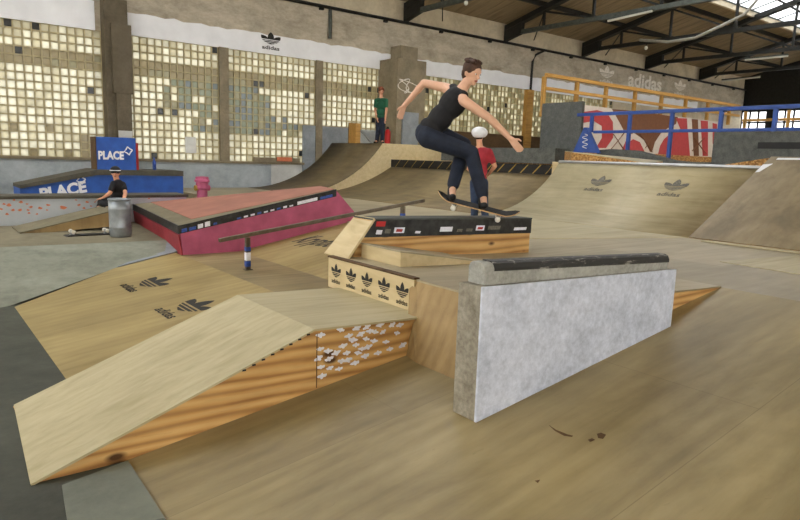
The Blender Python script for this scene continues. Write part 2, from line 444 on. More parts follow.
# graffiti scrawl on that pillar
gp = [onY(405+7*math.cos(t*1.3)+6*math.sin(t*2.7)+4, 86+7*math.sin(t*1.7), 15.095) for t in np.linspace(0, 9, 60)]
MB().tube(gp, .012, 5).build('graffiti', 'print_white', p2o)
struct(MB().box(18.08, 18.42, YW-.12, YW+.2, .3, 2.6).build('column_5', 'lumber'))

# far end wall with bright windows
XB = 35.0
bw = MB().box(XB, XB+.3, 16.0, 16.6, -1.5, 9)
bw.box(XB, XB+.3, -14, 16, -1.5, 1.85).box(XB, XB+.3, -14, 16, 3.0, 9)
wins = [(14.75, 16.0), (13.1, 14.3), (11.3, 12.6), (9.4, 10.7)]
ye = 16.0
for y0, y1 in wins: bw.box(XB, XB+.3, y1, ye, 1.85, 3.0) if ye-y1 > .01 else None; ye = y0
bw.box(XB, XB+.3, -14, ye, 1.85, 3.0)
struct(bw.build('wall_back', 'dark_steel'))
for i, (y0, y1) in enumerate(wins):
    fr = MB()
    for t in np.linspace(y0, y1, 4): fr.box(XB-.03, XB+.05, t-.04, t+.04, 1.85, 3.0)
    for z in (1.87, 2.4, 2.98): fr.box(XB-.03, XB+.05, y0, y1, z-.04, z+.04)
    fo = struct(fr.build('window_%d' % (7+i), 'dark_steel'))
    MB().box(XB+.01, XB+.02, y0, y1, 1.85, 3.0).build('panes', 'skylight_glass', fo)
# roof
PITCH = .25
def zr(y): return 4.72+PITCH*(16-y) if y > 1 else 4.72+PITCH*15-PITCH*(1-y)
def roofslab(y0, y1, x0=-10, x1=35.3, th=.12):
    b = [(x0,y0,zr(y0)),(x1,y0,zr(y0)),(x1,y1,zr(y1)),(x0,y1,zr(y1))]
    return MB().hexa(b, [(x,y,z+th) for x,y,z in b])
struct(roofslab(16.4, 11.62).build('ceiling', 'roof_boards'))
SKY0, SKY1 = 11.62, 8.0
struct(roofslab(SKY1, 1.0).build('ceiling_upper', 'roof_boards'))
struct(roofslab(1.0, -9.5).build('ceiling_far_slope', 'roof_boards'))
struct(roofslab(-9.5, -14).build('ceiling_far_eave', 'roof_boards'))
for n, (ya, yb) in ((11, (SKY0, SKY1)),):
    fr = MB()
    for x in np.arange(-10, 35.1, 1.1): fr.bar((x, ya, zr(ya)), (x, yb, zr(yb)), .045, .07)
    for t in (0, .33, .66, 1):
        y = ya+(yb-ya)*t; fr.bar((-10, y, zr(y)), (35, y, zr(y)), .06, .08, up=(0, 0, 1))
    fo = struct(fr.build('window_%d' % n, 'lit_steel'))
    roofslab(ya, yb, th=.01).build('panes', 'skylight_glass', fo)
struct(MB().bar((-10, SKY0+.05, zr(SKY0)-.1), (35, SKY0+.05, zr(SKY0)-.1), .12, .22).build('trim_5', 'plaster'))
struct(MB().box(-10, 35.3, -14.3, -14, -1.675, 1.2).box(-10, 35.3, -14.3, -14, 4.4, zr(-14)).build('wall_right', 'plaster'))
wr_ = MB()  # out-of-view window band, added to throw fill light on the front faces
for x in np.arange(-10, 35.4, 1.5): wr_.box(x-.04, x+.04, -14.2, -14.1, 1.2, 4.4)
for z in (1.2, 2.8, 4.4): wr_.box(-10, 35.3, -14.2, -14.1, z-.04, z+.04)
wro = struct(wr_.build('window_12', 'lit_steel'))
MB().box(-10, 35.3, -14.16, -14.14, 1.2, 4.4).build('panes', 'skylight_glass', wro)
struct(MB().box(-10.3, -10, -14.3, 16.5, -1.675, 4.6).build('wall_front', 'plaster'))
# purlins
for i, y in enumerate((14.3, 12.4)):
    struct(MB().bar((WALLX0, y, zr(y)-.09), (35, y, zr(y)-.09), .09, .14).build('beam_%d' % (i+1), 'dark_steel'))

# roof trusses, each with its own rafter, tie and web members
tr_label = ['dark steel roof truss whose heel stands above the white-banded pillar', 'dark steel roof truss whose heel meets the wall just left of the bent conduit',
            'dark steel roof truss landing just before the pale wall lettering', 'dark steel roof truss landing just past the pale wall lettering',
            'dark steel roof truss closest to the dark end wall']
def truss(x, label, mat2='dark_steel'):
    t = thing('roof_truss', label, 'roof truss', (x, 15.9, 4.1), 'steel roof trusses along the hall')
    y0 = 15.95
    MB().hexa([(x-.09, y0, 4.10), (x+.09, y0, 4.10), (x+.09, 15.2, 4.28), (x-.09, 15.2, 4.28)],
              [(x-.09, y0, 4.62), (x+.09, y0, 4.62), (x+.09, 15.2, 4.72), (x-.09, 15.2, 4.72)]).build('heel_plate', 'dark_steel', t)
    MB().bar((x, 15.9, zr(15.9)-.22), (x, 1, zr(1)-.22), .16, .24, up=(1,0,0)).build('rafter', 'dark_steel', t)
    MB().bar((x, 1, zr(1)-.22), (x, -14, zr(-14)-.22), .16, .24, up=(1,0,0)).build('rafter', 'dark_steel', t)
    MB().bar((x, 15.6, 4.33), (x, -13.6, 4.33), .13, .13).build('tie_beam', mat2, t)
    ys = [14.3, 12.4, 10.2, 8.0, 5.5, 3.2, 1.0]
    for i, y in enumerate(ys):
        MB().bar((x, y, 4.35), (x, y, zr(y)-.25), .07, .07, up=(0,1,0)).build('post', 'dark_steel', t)
        if i+1 < len(ys):
            MB().bar((x, y, zr(y)-.3), (x, ys[i+1], 4.37), .06, .08, up=(1,0,0)).build('brace', 'dark_steel', t)
    MB().bar((x, 14.3, zr(14.3)-.3), (x+1.5, 15.98, 4.35), .03, .03).build('stay_rod', 'dark_steel', t)
    return t
for x, l in zip([12.45, 16.85, 21.2, 25.6, 30.2], tr_label): truss(x, l, 'lit_steel' if x < 20 else 'dark_steel')  # nearer tie beams take paler steel: light on them put into the colour
# pipe along the wall with clips
pp = thing('wall_pipe', 'long thin steel pipe running along the concrete beam under the roof', 'pipe', (0, YW-.06, 4.07))
MB().tube([(WALLX0, YW-.06, 4.07), (35, YW-.06, 4.07)], .045, 8).build('pipe', 'dark_steel', pp)
for x in np.arange(9.5, 34, 2.2): MB().box(x-.06, x+.06, YW-.08, YW, 3.97, 4.03).build('clip', 'dark_steel', pp)
tag(MB().tube([(18.9, YW-.07, 4.05), (18.45, YW-.07, 3.85), (18.3, YW-.07, 3.6), (18.28, YW-.07, 2.55)], .04, 8).build('conduit', 'dark_steel'),
    'bent conduit dropping from the wall pipe to the wooden post', 'conduit')
tag(MB().tube([(9.78, YW-.05, 4.02), (9.78, YW-.05, 3.25)], .05, 8).build('downpipe', 'lit_steel'), 'short grey pipe stub on the concrete beam right of the black emblem', 'pipe')
# wall lettering in faded white paint
bl = MB(); vs, fs = text_polys('adidas', bold=.03)
mark('lettering', (vs, fs), flatmap((25.75, YW-.004, 3.34), (1,0,0), (0,0,1), 2.9/2.75, .78), 'print_white', wl)
for cx in (22.9, 28.6): emblem(wl, (cx, YW-.004, 3.28), (1,0,0), (0,0,1), 1.1, .68, 'print_white')
# hanging cable and fluorescent tubes
cb = [onX(u, v, 20.9) for u, v in [(640, 40), (668, 42), (695, 38), (723, 25), (745, 14), (757, 0), (760, -20)]]
tag(MB().tube(cb, .05, 8).build('hanging_cable', 'grey_cable'), 'pale cable drooping between the roof trusses below the skylight', 'cable')
def tube_light(p, q, label):
    p, q = np.array(p), np.array(q); t = thing('tube_light', label, 'lamp', p, 'unlit fluorescent tubes on the trusses')
    MB().bar(p+[0,0,.05], q+[0,0,.05], .1, .05).build('housing', 'lit_steel', t)
    MB().tube([p, q], .035, 8).build('tube', 'tube_white', t)
tube_light(onX(608, 21, 16.6), onX(652, 11, 16.6), 'unlit fluorescent tube nearest the skylight, on the second truss')
tube_light(onX(745, 60, 25.4), onX(788, 56, 25.4), 'unlit fluorescent tube below the skylight at the upper right')
tube_light(onX(722, 81, 30), onX(760, 77, 30), 'small unlit fluorescent tube on the farthest truss')
def bulb(p, label):
    t = thing('light_bulb', label, 'lamp', p, 'bare bulbs')
    MB().ellip(p, (.06,.06,.07)).build('bulb', 'tube_white', t, smooth=True)
    MB().tube([np.array(p)+[0,0,.05], np.array(p)+[0,0,.22]], .025, 8).build('socket', 'black', t)
bulb(onX(466, 3, 12.45), 'bare white bulb under the truss over the skater'); bulb(onX(646, 48, 21.2), 'bare white bulb under the truss above the pale wall lettering')

# ------------------------------------------------------------------ the wooden banks
XA, XE, ZD = .75, 4.92, -.9
def zb(x): return -1.475+(x-XA)*(ZD+1.475)/(XE-XA)
def profile_solid(prof, y0, y1, bottom, name, mat, parent, smooth=False):
    mb = MB(); poly = list(prof)+[(prof[-1][0], bottom), (prof[0][0], bottom)]
    mb.prism([(x, y0, z) for x, z in poly], (0, y1-y0, 0))
    return mb.build(name, mat, parent)
fb = thing('plywood_bank', 'broad plywood bank in front, rising from the concrete floor past the marbled ledge', 'skate bank', (XA, 0, -1.475))
MB().prism([(XA, -9, -1.475), (XE, -9, ZD), (XE, -9, -1.475)], (0, 12.4, 0)).build('riding_surface', 'bank_ply', fb)
lb = thing('plywood_bank', 'plywood bank at the left carrying two black emblems, below the pink ledge', 'skate bank', (XA, 5.5, -1.475))
XF = 2.58; ZF = zb(XF)
# left bank follows the foot of the concrete platform
YL = 7.5
lq = [(XA, 3.4), (XF, 3.4), (XF, 7.85), (1.84, 7.54), (XA, 6.72)]
MB().hexa([(x, y, -1.475) for x, y in lq], [(x, y, zb(x)) for x, y in lq]).build('riding_surface', 'left_ply', lb)
def bankmap(y0): return lambda x, y: np.array([x, y, zb(x)])
sl = np.array([1, 0, (ZD+1.475)/(XE-XA)]); sl /= np.linalg.norm(sl)
for (x0, yc, h, wd) in ((1.66, 6.46, .47, .48), (1.64, 5.30, .47, .46)):
    emblem(lb, (x0, yc, zb(x0)), (0,-1,0), sl, wd, h, 'print_black')
for pix in ([(597,434),(601,433),(606,435),(603,439),(598,438)], [(549,425.5),(556,430),(567,434.5),(573,436),(572,437),(564,435.8),(555,431)], [(588,440),(592,438.5),(595,440),(590,442)], [(535,481),(540,480),(538,483)]):
    q_ = []
    for u, v in pix:
        d = ray(u, v); k = (ZD+1.475)/(XE-XA); t_ = (-1.475-XA*k)/(d[2]-k*d[0]); q_.append(d*t_+np.array([0,0,.0005]))
    MB().prism(q_, (0, 0, .0012)).build('stain', 'dark_boards', fb)
# flat and second bank up to the deck
mb_ = thing('plywood_bank', 'small pale plywood bank with black script lettering between grind rail and pink ledge', 'skate bank', (3.3, 6, -1.475))
MB().box(XF, 3.3, 3.4, 7.5, -1.475, ZF).build('flat_panel', 'bank_ply', mb_)
MB().prism([(3.3, 3.4, ZF), (5.0, 3.4, ZD), (5.0, 3.4, -1.475), (3.3, 3.4, -1.475)], (0, 4.1, 0)).build('riding_surface', 'left_ply', mb_)
s2 = np.array([1.7, 0, ZD-ZF]); s2 /= np.linalg.norm(s2)
kp = np.array([4.08, 6.92, ZF+(4.08-3.3)*(ZD-ZF)/1.7])
mark('lettering', text_polys('Kryptic', bold=.02, shear=.3), flatmap(kp-s2*.12, (.12,-1,.02), s2, .235, .50), 'print_black', mb_)
# deck
dk = thing('plywood_deck', 'wide flat plywood deck between the marbled ledge and the curved ramps', 'skate deck', (6, 4, -1.475))
MB().box(XE, 8.03, -9, 7.5, -1.475, ZD).box(5.3, 8.03, 7.5, 7.885, -1.475, ZD).box(5.3, 7.75, 7.885, 10.75, -1.475, ZD).box(5.0, 7.75, 10.75, 13.5, -1.475, ZD).box(5.0, 7.3, 13.5, 15.98, -1.475, ZD-.001).build('deck_surface', 'deck_ply', dk)
def sheet(name, quad, mat, parent, th=.006): return MB().slab([np.array(q)+[0,0,th] for q in quad], th+.004).build(name, mat, parent)
sheet('plywood_sheet', [onZ(720,262,ZD), onZ(820,278,ZD), onZ(820,254,ZD)], 'kicker_ply', dk)
sheet('seam_strip', [(7.72, 3.85, ZD), (7.86, 3.85, ZD), (7.86, 1.5, ZD), (7.72, 1.5, ZD)], 'quarter_ply', dk)
sheet('plywood_sheet', [(5.9, 5.3, ZD), (5.75, 5.05, ZD), (8.0, 4.17, ZD), (8.05, 7.4, ZD), (6.6, 7.4, ZD)], 'kicker_ply', dk)

# upper box of the hip in the middle
ub = thing('funbox', 'raised plywood funbox deck with five black emblems on its step, beside the marbled ledge', 'skate box', (3.6, 3.2, -1.475))
def zu(x): return -.795+(x-2.64)*(-.9+.795)/(XE-2.64)
UX = 2.64; UY0, UY1 = 2.26, 4.40
MB().prism([(UX, UY0, zb(UX)+.002), (UX, UY0, zu(UX)), (XE, UY0, ZD+.003), (XE, UY0, ZD+.001)], (0, 4.245-UY0, 0)).prism([(2.95, 4.245, zb(2.95)+.002), (2.95, 4.245, zu(2.95)), (XE, 4.245, ZD+.003), (XE, 4.245, ZD+.001)], (0, .2, 0)).build('body', ['side_ply'], ub)
MB().slab([(UX-.01, UY0, zu(UX)+.012), (XE, UY0, ZD+.008), (XE, 4.25, ZD+.008), (UX-.01, 4.25, zu(UX)+.012)], .012).build('top_sheet', 'deck_ply', ub)
# pale board with the emblems
RY0, RY1 = 3.17, 4.24
rb = MB().box(UX-.025, UX-.001, RY0, RY1, -1.02, zu(UX)+.012).build('riser_board', 'pale_ply', ub)
MB().box(UX-.03, UX+.02, RY0, RY1+.005, zu(UX)+.010, zu(UX)+.022).build('edge_strip', 'dark_boards', ub)
for k in range(5):
    yc = RY1-.115-k*.208
    emblem(rb, (UX-.026, yc, -.975), (0,-1,0), (0,0,1), .15, .155, 'print_black', lift=.001)
# leaning plywood side panel down to the bank
pb = [onX(418, 364, 2.43), onX(456, 381, 2.43)]
pb = [np.array([2.43, 2.90, -1.247]), np.array([2.43, 2.26, -1.247])]
pt = [np.array([2.635, 3.17, zu(UX)+.01]), np.array([2.635, 2.26, zu(UX)+.01])]
MB().hexa([pb[0], pb[1], pt[1], pt[0]], [p+np.array([.22, 0, 0]) for p in (pb[0], pb[1])]+[p+np.array([.03, 0, 0]) for p in (pt[1], pt[0])]).build('side_panel', 'panel_ply', ub)
MB().hexa([(2.46, 3.04, -1.25), (2.43, 2.90, -1.25), (2.635, 3.17, zu(UX)-.01), (2.60, 3.2, zu(UX)-.05)],
          [(2.62, 3.10, -1.25), (2.62, 2.90, -1.25), (2.66, 3.17, zu(UX)-.01), (2.66, 3.2, zu(UX)-.05)]).build('corner_panel', 'panel_ply', ub)

# kicker ramp in front
kk = thing('kicker_ramp', 'pale kicker ramp in front with plywood side covered in white stickers', 'skate ramp', (1.5, 3.5, -1.475))
KX0, KX1, KX2, KY0, KY1, KZ = .385, 1.785, 2.62, 3.04, 4.08, -.968
KZ2 = -1.0
bodyp = [(KX0+.03, KY0+.012, -1.47), (KX1, KY0+.012, KZ-.012), (KX2, KY0+.012, KZ2-.012), (KX2, KY0+.012, zb(KX2)+.002), (XA, KY0+.012, -1.473)]
MB().prism(bodyp, (0, KY1-KY0-.03, 0)).build('body', 'side_ply', kk)
MB().slab([(KX0-.03, KY0-.008, -1.468), (KX1, KY0-.008, KZ), (KX1, KY1, KZ), (KX0+.035, KY1, -1.468)], .012).build('ramp_sheet', 'kicker_ply', kk)
MB().slab([(KX1, KY0-.008, KZ), (KX2, KY0-.008, KZ2), (KX2, KY1, KZ2), (KX1, KY1, KZ)], .012).build('top_sheet', 'kicker_ply', kk)
sp = MB().prism([(KX0, KY0, -1.472), (KX1, KY0, KZ-.012), (KX2-.13, KY0, KZ2-.012), (KX2-.15, KY0, zb(2.45)-.01), (XA, KY0, -1.476)], (0, .012, 0)).build('side_panel', 'side_ply', kk)
MB().bar((KX1+.02, KY0-.001, KZ-.03), (KX1+.02, KY0-.001, -1.32), .006, .004, up=(1,0,0)).build('panel_seam', 'dark_boards', sp)
spots = [(321,335),(341,330),(357,328),(367,327),(380,325),(392,325),(400,325),(349,336),(361,334),(370,331),(375,332),(383,332),(397,333),
         (353,340),(366,339),(343,346),(356,345),(368,347),(374,341),(386,342),(390,349),(320,349),(328,351),(336,353),(347,353),(358,353),(365,356),(378,353),
         (319,358),(329,359),(342,361),(348,360),(355,363),(321,367),(330,368),(339,369),(322,376),(403,345),(362,349)]
for (u, v) in spots:
    c = onY(u, v, KY0-.002); s = random.uniform(.024, .032); a = random.uniform(-.3, .7); pts = []
    # small irregular winged sticker
    for t, r in ((0,1.1),(.35,.95),(.7,.6),(1.0,.55),(1.4,.8),(1.8,.7),(2.2,.55),(2.7,1),(3.1,1.1),(3.5,.8),(3.9,.55),(4.4,.75),(4.9,.8),(5.3,.5),(5.8,.85)):
        r *= random.uniform(.85, 1.15); pts.append((c[0]+s*r*math.cos(t+a), KY0-.0035, c[2]+s*.72*r*math.sin(t+a)))
    MB().prism(pts, (0, .003, 0)).build('sticker', 'sticker_white', sp)
for x in np.arange(1.35, 1.78, .055):
    z = -1.47+(x-KX0)*(KZ+1.47)/(KX1-KX0)
    MB().box(x, x+.02, KY0-.010, KY0-.002, z-.012, z-.002).build('staple', 'black', kk)

# marbled ledge beside it
ml = thing('concrete_ledge', 'tall marbled ledge with a waxed dark concrete coping, standing on the front bank', 'skate ledge', (3, 2.18, -1.28))
LX0, LX1, LY0, LY1 = 2.162, 3.93, 2.10, 2.27
def ztop(x): return -.598-(x-LX0)*.033
MB().prism([(LX0, LY0+.01, zb(LX0)+.002), (LX0, LY0+.01, ztop(LX0)), (LX1, LY0+.01, ztop(LX1)), (LX1, LY0+.01, zb(LX1)+.002)], (0, LY1-LY0-.01, 0)).build('core', 'slab_end', ml)
MB().prism([(LX0-.004, LY0, zb(LX0)+.002), (LX0-.004, LY0, ztop(LX0)+.003), (LX1+.004, LY0, ztop(LX1)+.003), (LX1+.004, LY0, zb(LX1)+.002)], (0, .012, 0)).build('front_slab', 'marble', ml)
MB().prism([(LX0-.002, LY0-.001, zb(LX0)+.002), (LX0-.002, LY0-.001, zb(LX0)+.055), (LX1, LY0-.001, zb(LX1)+.008), (LX1, LY0-.001, zb(LX1)+.002)], (0, .002, 0)).build('foot_strip', 'marble', ml)
cw = (2.13, 2.245)
def coping_section(x, y0, y1, z0, h, r):
    return [(x, y0, z0), (x, y1, z0), (x, y1, z0+h-r), (x, y1-r*.35, z0+h-r*.3), (x, y1-r, z0+h), (x, y0+r, z0+h), (x, y0+r*.35, z0+h-r*.3), (x, y0, z0+h-r)]
MB().hexa(coping_section(LX0+.035, *cw, ztop(LX0), .112, .03), coping_section(LX1-.05, *cw, ztop(LX1), .098, .03)).build('coping', 'coping_conc', ml, bevel=.006)
def waxsec(x, z0, h, r, k):
    y0, y1 = cw; e = .0025
    return [(x, y0-e, z0+h*k), (x, y0-e, z0+h-r), (x, y0+r*.35-e, z0+h-r*.3+e*.6), (x, y0+r, z0+h+e), (x, y1-r, z0+h+e), (x, y1-.05, z0+h*k)]
MB().hexa(waxsec(LX0+.10, ztop(LX0), .112, .03, .60), waxsec(LX1-.049, ztop(LX1), .098, .03, .50)).build('wax_strip', 'worn_wax', ml)
MB().box(LX0+.14, LX0+.24, cw[0]-.002, cw[0]+.002, ztop(LX0)+.018, ztop(LX0)+.055).build('sticker', 'coping_conc', ml)

# box ledge with black band behind
bx = thing('box_ledge', 'wooden box ledge with a stickered black band, the skater above it', 'skate ledge', (4, 4.3, -.85))
BY0, BY1, BX0, BX1 = 4.18, 4.44, 2.98, 4.93
def bt(x): return -.490-(x-BX0)*.028
MB().prism([(2.80, BY0+.01, zu(2.8)), (BX0, BY0+.01, bt(BX0)-.012), (BX1, BY0+.01, bt(BX1)-.012), (BX1, BY0+.01, -.91)], (0, BY1-BY0-.02, 0)).build('body', 'side_ply', bx)
MB().prism([(2.90, BY0, bt(2.9)-.15), (BX0+.01, BY0, bt(BX0)-.008), (BX1+.005, BY0, bt(BX1)-.008), (BX1+.005, BY0, bt(BX1)-.15)], (0, .012, 0)).build('band', 'black_metal', bx)
MB().slab([(BX0, BY0-.004, bt(BX0)+.002), (BX1+.006, BY0-.004, bt(BX1)+.002), (BX1+.006, BY1, bt(BX1)+.002), (BX0, BY1, bt(BX0)+.002)], .012).build('top_sheet', 'lit_steel', bx)
MB().slab([(2.70, BY0-.075, zu(2.7)+.01), (3.0, BY0-.005, bt(BX0)+.006), (3.0, BY1+.01, bt(BX0)+.006), (2.70, BY1+.01, zu(2.7)+.01)], .02).build('end_board', 'pale_ply', bx)
bandst = [(376,221.5,385,226,'fire_red'),(376,230,381.5,234,'sticker_white'),(385,229,390,233,'print_grey'),(394,227.5,404,232.5,'sticker_white'),(396,229,402,231.5,'red'),
          (415,231,420,233,'sticker_white'),(440,227,452,231,'sticker_white'),(457,229,462,231.5,'print_grey'),(476,225.5,484,230,'sticker_white'),(477.5,227,482.5,229,'red'),
          (488,226,500,229,'print_grey'),(514,227.5,526,229.5,'sticker_white'),(466,228.5,472,231,'print_grey')]
for i, (u0, v0, u1, v1, m) in enumerate(bandst):
    y = BY0-.003-(.002 if m == 'red' and i > 0 else 0)
    a, b = onY(u0, v0, y), onY(u1, v1, y)
    MB().prism([(a[0], y, b[2]), (b[0], y, b[2]-.004), (b[0]+.01, y, a[2]-.004), (a[0]+.01, y, a[2])], (0, .004, 0)).build('sticker', m, bx)

# low wedge on the deck in front of the box ledge
wg = thing('wedge_ramp', 'low wooden wedge lying on the funbox deck in front of the box ledge', 'skate ramp', (3.2, 3.9, -.85))
WX0, WX1, WY0, WY1 = 2.88, 3.72, 3.66, 4.17
MB().hexa([(WX0, WY0, zu(WX0)+.01), (WX1, WY0, zu(WX1)+.01), (WX1, WY1, zu(WX1)+.01), (WX0, WY1, zu(WX0)+.01)],
          [(WX0, WY0, zu(WX0)+.12), (WX1, WY0, zu(WX1)+.022), (WX1, WY1, zu(WX1)+.022), (WX0, WY1, zu(WX0)+.12)]).build('body', 'pale_ply', wg)
MB().slab([(WX0-.012, WY0-.008, zu(WX0)+.133), (WX1+.02, WY0-.008, zu(WX1)+.034), (WX1+.02, WY1, zu(WX1)+.034), (WX0-.012, WY1, zu(WX0)+.133)], .012).build('top_sheet', 'deck_ply', wg)

# grind rail
gr = thing('grind_rail', 'low straight grind rail on two stickered posts, in front of the pink ledge', 'grind rail', (3.7, 6.25, -1.2))
ry = 6.25
ra, rb_ = onY(219, 240.5, ry), onY(424, 200.5, ry)
MB().bar(ra, rb_, .042, .042).build('bar', 'rail_steel', gr, bevel=.006)
def railpost(u, v0, zf):
    t = onY(u, v0, ry)
    po = MB().bar((t[0], ry, zf), (t[0], ry, t[2]-.015), .046, .046, up=(0,1,0)).build('post', 'rail_steel', gr)
    h = t[2]-zf
    MB().box(t[0]-.025, t[0]+.025, ry-.025, ry+.025, zf+.10*h, zf+.26*h).build('sticker', 'sticker_blue', po)
    MB().box(t[0]-.025, t[0]+.025, ry-.025, ry+.025, zf+.28*h, zf+.52*h).build('sticker', 'sticker_white', po)
    MB().box(t[0]-.025, t[0]+.025, ry-.025, ry+.025, zf+.56*h, zf+.68*h).build('sticker', 'sticker_blue', po)
    MB().box(t[0]-.04, t[0]+.04, ry-.04, ry+.04, zf, zf+.008).build('foot_plate', 'rail_steel', po)
railpost(247.5, 236, ZF); railpost(403, 205, ZD+.0)

# pink ledge
pk = thing('pink_ledge', 'pink painted ledge with salmon top and black metal edge, on the left bank', 'skate ledge', (3.6, 8.5, -1.2))
PY = 7.5
f0, f1, f2 = np.array([2.56, PY, -.88]), np.array([4.73, PY, -.462]), np.array([5.08, PY, -.81])
ub0, ub1, ub2 = np.array([2.60, PY, -1.24]), np.array([3.41, PY, -1.235]), np.array([5.08, PY, -.93])
bl0 = np.array([2.93, 10.7, -.87])
_n = np.cross(f1-f0, bl0-f0); _r = ray(320, 187); bl1 = _r*((f0@_n)/(_r@_n))
print('pink back corner', bl1)
dz = np.array([0,0,1.])
top = [f0, f1, bl1, bl0]
poly_front = [ub0, ub1, ub2, f2, f1, f0]
back = [np.array([2.95, 10.7, -1.24]), np.array([3.5, 10.7, -1.235]), np.array([5.28, 10.7, -1.0]), np.array([5.28, 10.7, -.81]), bl1, bl0]
MB().hexa(poly_front, back).build('body', 'pink', pk)
# red left end face sits just proud of the body
MB().slab([ub0+[-.012,0,0], f0+[-.012,0,-.1], bl0+np.array([-.012,0,-.1]), np.array([2.94, 10.7, -1.24])], .01).build('end_panel', 'dark_red', pk)
def lerp(a, b, t): return a+(b-a)*t
MB().slab([lerp(f0, bl0, .0)+dz*.008, f1+dz*.008, bl1+dz*.008, bl0+dz*.008], .008).build('border', 'plat_conc', pk)
i0 = lerp(lerp(f0, f1, .10), lerp(bl0, bl1, .10), .10); i1 = lerp(f1, bl1, .10); i2 = bl1; i3 = lerp(bl0, bl1, .10)
MB().slab([i0+dz*.014, i1+dz*.014, i2+dz*.014, i3+dz*.014], .008).build('top_panel', 'salmon', pk)
q = np.array([0,-.012,0])
MB().slab([f0+q+dz*-.085, f1+q+dz*-.085, f1+q+dz*.014, f0+q+dz*.014], .02).build('edge_angle', 'black_metal', pk)
MB().slab([bl0+np.array([-.02,0,-.085]), f0+np.array([-.02,-.01,-.085]), f0+np.array([-.02,-.01,.014]), bl0+np.array([-.02,0,.014])], .02).build('edge_angle', 'black_metal', pk)
for t0, t1, m, h in [(.01,.04,'sticker_blue',.5),(.05,.09,'sticker_blue',.45),(.10,.13,'sticker_white',.6),(.14,.17,'sticker_white',.7),(.19,.21,'sticker_blue',.3)]+[(.33+i*.042, .355+i*.042, 'sticker_white' if i % 3 else 'sticker_blue', .22+.03*(i % 4)) for i in range(9)]+[(.72,.86,'sticker_white',.5),(.88,.97,'sticker_blue',.4)]:
    a, b = lerp(f0, f1, t0), lerp(f0, f1, t1); y = PY-.0135-.001
    o = -.075
    MB().prism([(a[0], y, a[2]+o), (b[0], y, b[2]+o), (b[0], y, b[2]+o+.085*h), (a[0], y, a[2]+o+.085*h)], (0, -.003, 0)).build('sticker', m, pk)

# concrete platform at the far left
cp = thing('concrete_platform', 'low concrete platform with sloped front at the left, under the bin', 'platform', (0, 10, -1.475))
PZ = -1.15
T0, T1 = np.array([-7, 9.1, PZ]), np.array([2.76, 8.33, PZ])
F0, F1_, F2_, F3_ = np.array([-7, 6.95, -1.478]), np.array([.66, 6.73, -1.48]), np.array([1.84, 7.55, -1.33]), np.array([2.62, 7.74, -1.225])
MB().hexa([(-7,9.1,-1.475),(2.76,8.33,-1.475),(2.95,10.75,-1.475),(4.98,10.75,-1.475),(4.98,15.98,-1.475),(-7,15.98,-1.475)], [T0, T1, (2.95,10.75,PZ), (4.98,10.75,PZ), (4.98,15.98,PZ), (-7,15.98,PZ)]).build('top', 'plat_conc', cp)
Ta, Tb = [T0+(T1-T0)*((f[0]+7)/9.76) for f in (F1_, F2_)]
mb = MB(); mb.add([T0, Ta, Tb, T1, F3_, F2_, F1_, F0, (-7,9.1,-1.475), (2.76,8.33,-1.475)], [(0,1,6,7), (1,2,5,6), (2,3,4,5), (8,0,7), (3,9,4), (0,8,9,3,2,1), (9,8,7,6,5,4)])
mb.build('sloped_front', 'bank_conc', cp)
MB().slab([T1+[.005,-.005,0], F3_+[.004,0,.01], F2_+[.02,-.02,.012], lerp(F2_, T1, .25)+[.02,-.01,.0]], .01).build('painted_edge', 'grey_paint', cp)

# white ledge with orange dabs
wd = thing('white_ledge', 'long low white ledge dabbed with orange spots, behind the seated person', 'skate ledge', (1, 10.6, PZ))
WLY = 10.75; WZ = -.735
MB().box(-6, 3.80, WLY, WLY+.55, PZ, WZ-.03).build('body', 'ledge_white', wd)
MB().box(-6, 3.83, WLY-.02, WLY+.57, WZ-.03, WZ+.015).build('top_slab', 'slab_dark', wd)
for (u, v, r) in [(1,209,2.2),(4,204,2),(9,205,3),(14,200,1.6),(13,210,2.4),(20,210,2.6),(21,202,2.6),(27,204,1.8),(31,207,2.4),(28,210,2),(29,213,1.8),(40,208,2.8),(37,214,1.6),(48,205,2.6),(47,210,1.6),(63,207.5,4.4),(76,200,1.6),(79,205,2.4),(84,208,2.2),(87,202,2.4),(91,206,1.6),(95,202,1.5),(7,214,2.2),(149,198.5,1.6),(-6,206,2.4)]:
    c = onY(u, v, WLY-.001); s = r*.0105; k = random.random()
    MB().prism([(c[0]+s*(1+.3*math.sin(3*t+k*6))*math.cos(t), WLY-.002, c[2]+s*.62*(1+.25*math.cos(2*t+k*5))*math.sin(t)) for t in np.linspace(0, 2*PI, 11)[:-1]], (0, .004, 0)).build('paint_dab', 'orange_paint', wd)

# blue ledge with sloped end and the blue block
BLY = 12.6
be = thing('blue_ledge', 'long blue ledge with grey top and a sloping left end, against the window wall', 'skate ledge', (3, 12.9, PZ))
def by(u, v): return onY(u, v, BLY)
b_ = [by(20, 188.5), by(97, 175), by(183, 176)]
xz = [(p[0], p[2]) for p in b_]
MB().prism([(xz[0][0], BLY, PZ), (xz[0][0], BLY, xz[0][1]), (xz[1][0], BLY, xz[1][1]), (xz[2][0], BLY, xz[2][1]), (xz[2][0], BLY, PZ)], (0, .8, 0)).build('body', 'blue', be)
tp = [by(20, 185), by(97, 169.5), by(184, 171)]
for i in range(2):
    p, q_ = b_[i], b_[i+1]
    MB().hexa([(p[0], BLY-.03, p[2]), (q_[0], BLY-.03, q_[2]), (q_[0], BLY+.83, q_[2]), (p[0], BLY+.83, p[2])],
              [(p[0], BLY-.03, tp[i][2]), (q_[0], BLY-.03, tp[i+1][2]), (q_[0], BLY+.83, tp[i+1][2]), (p[0], BLY+.83, tp[i][2])]).build('top_slab', 'slab_dark', be)
pl_ = text_polys('PLACE', bold=.045)
c0 = by(64, 195)
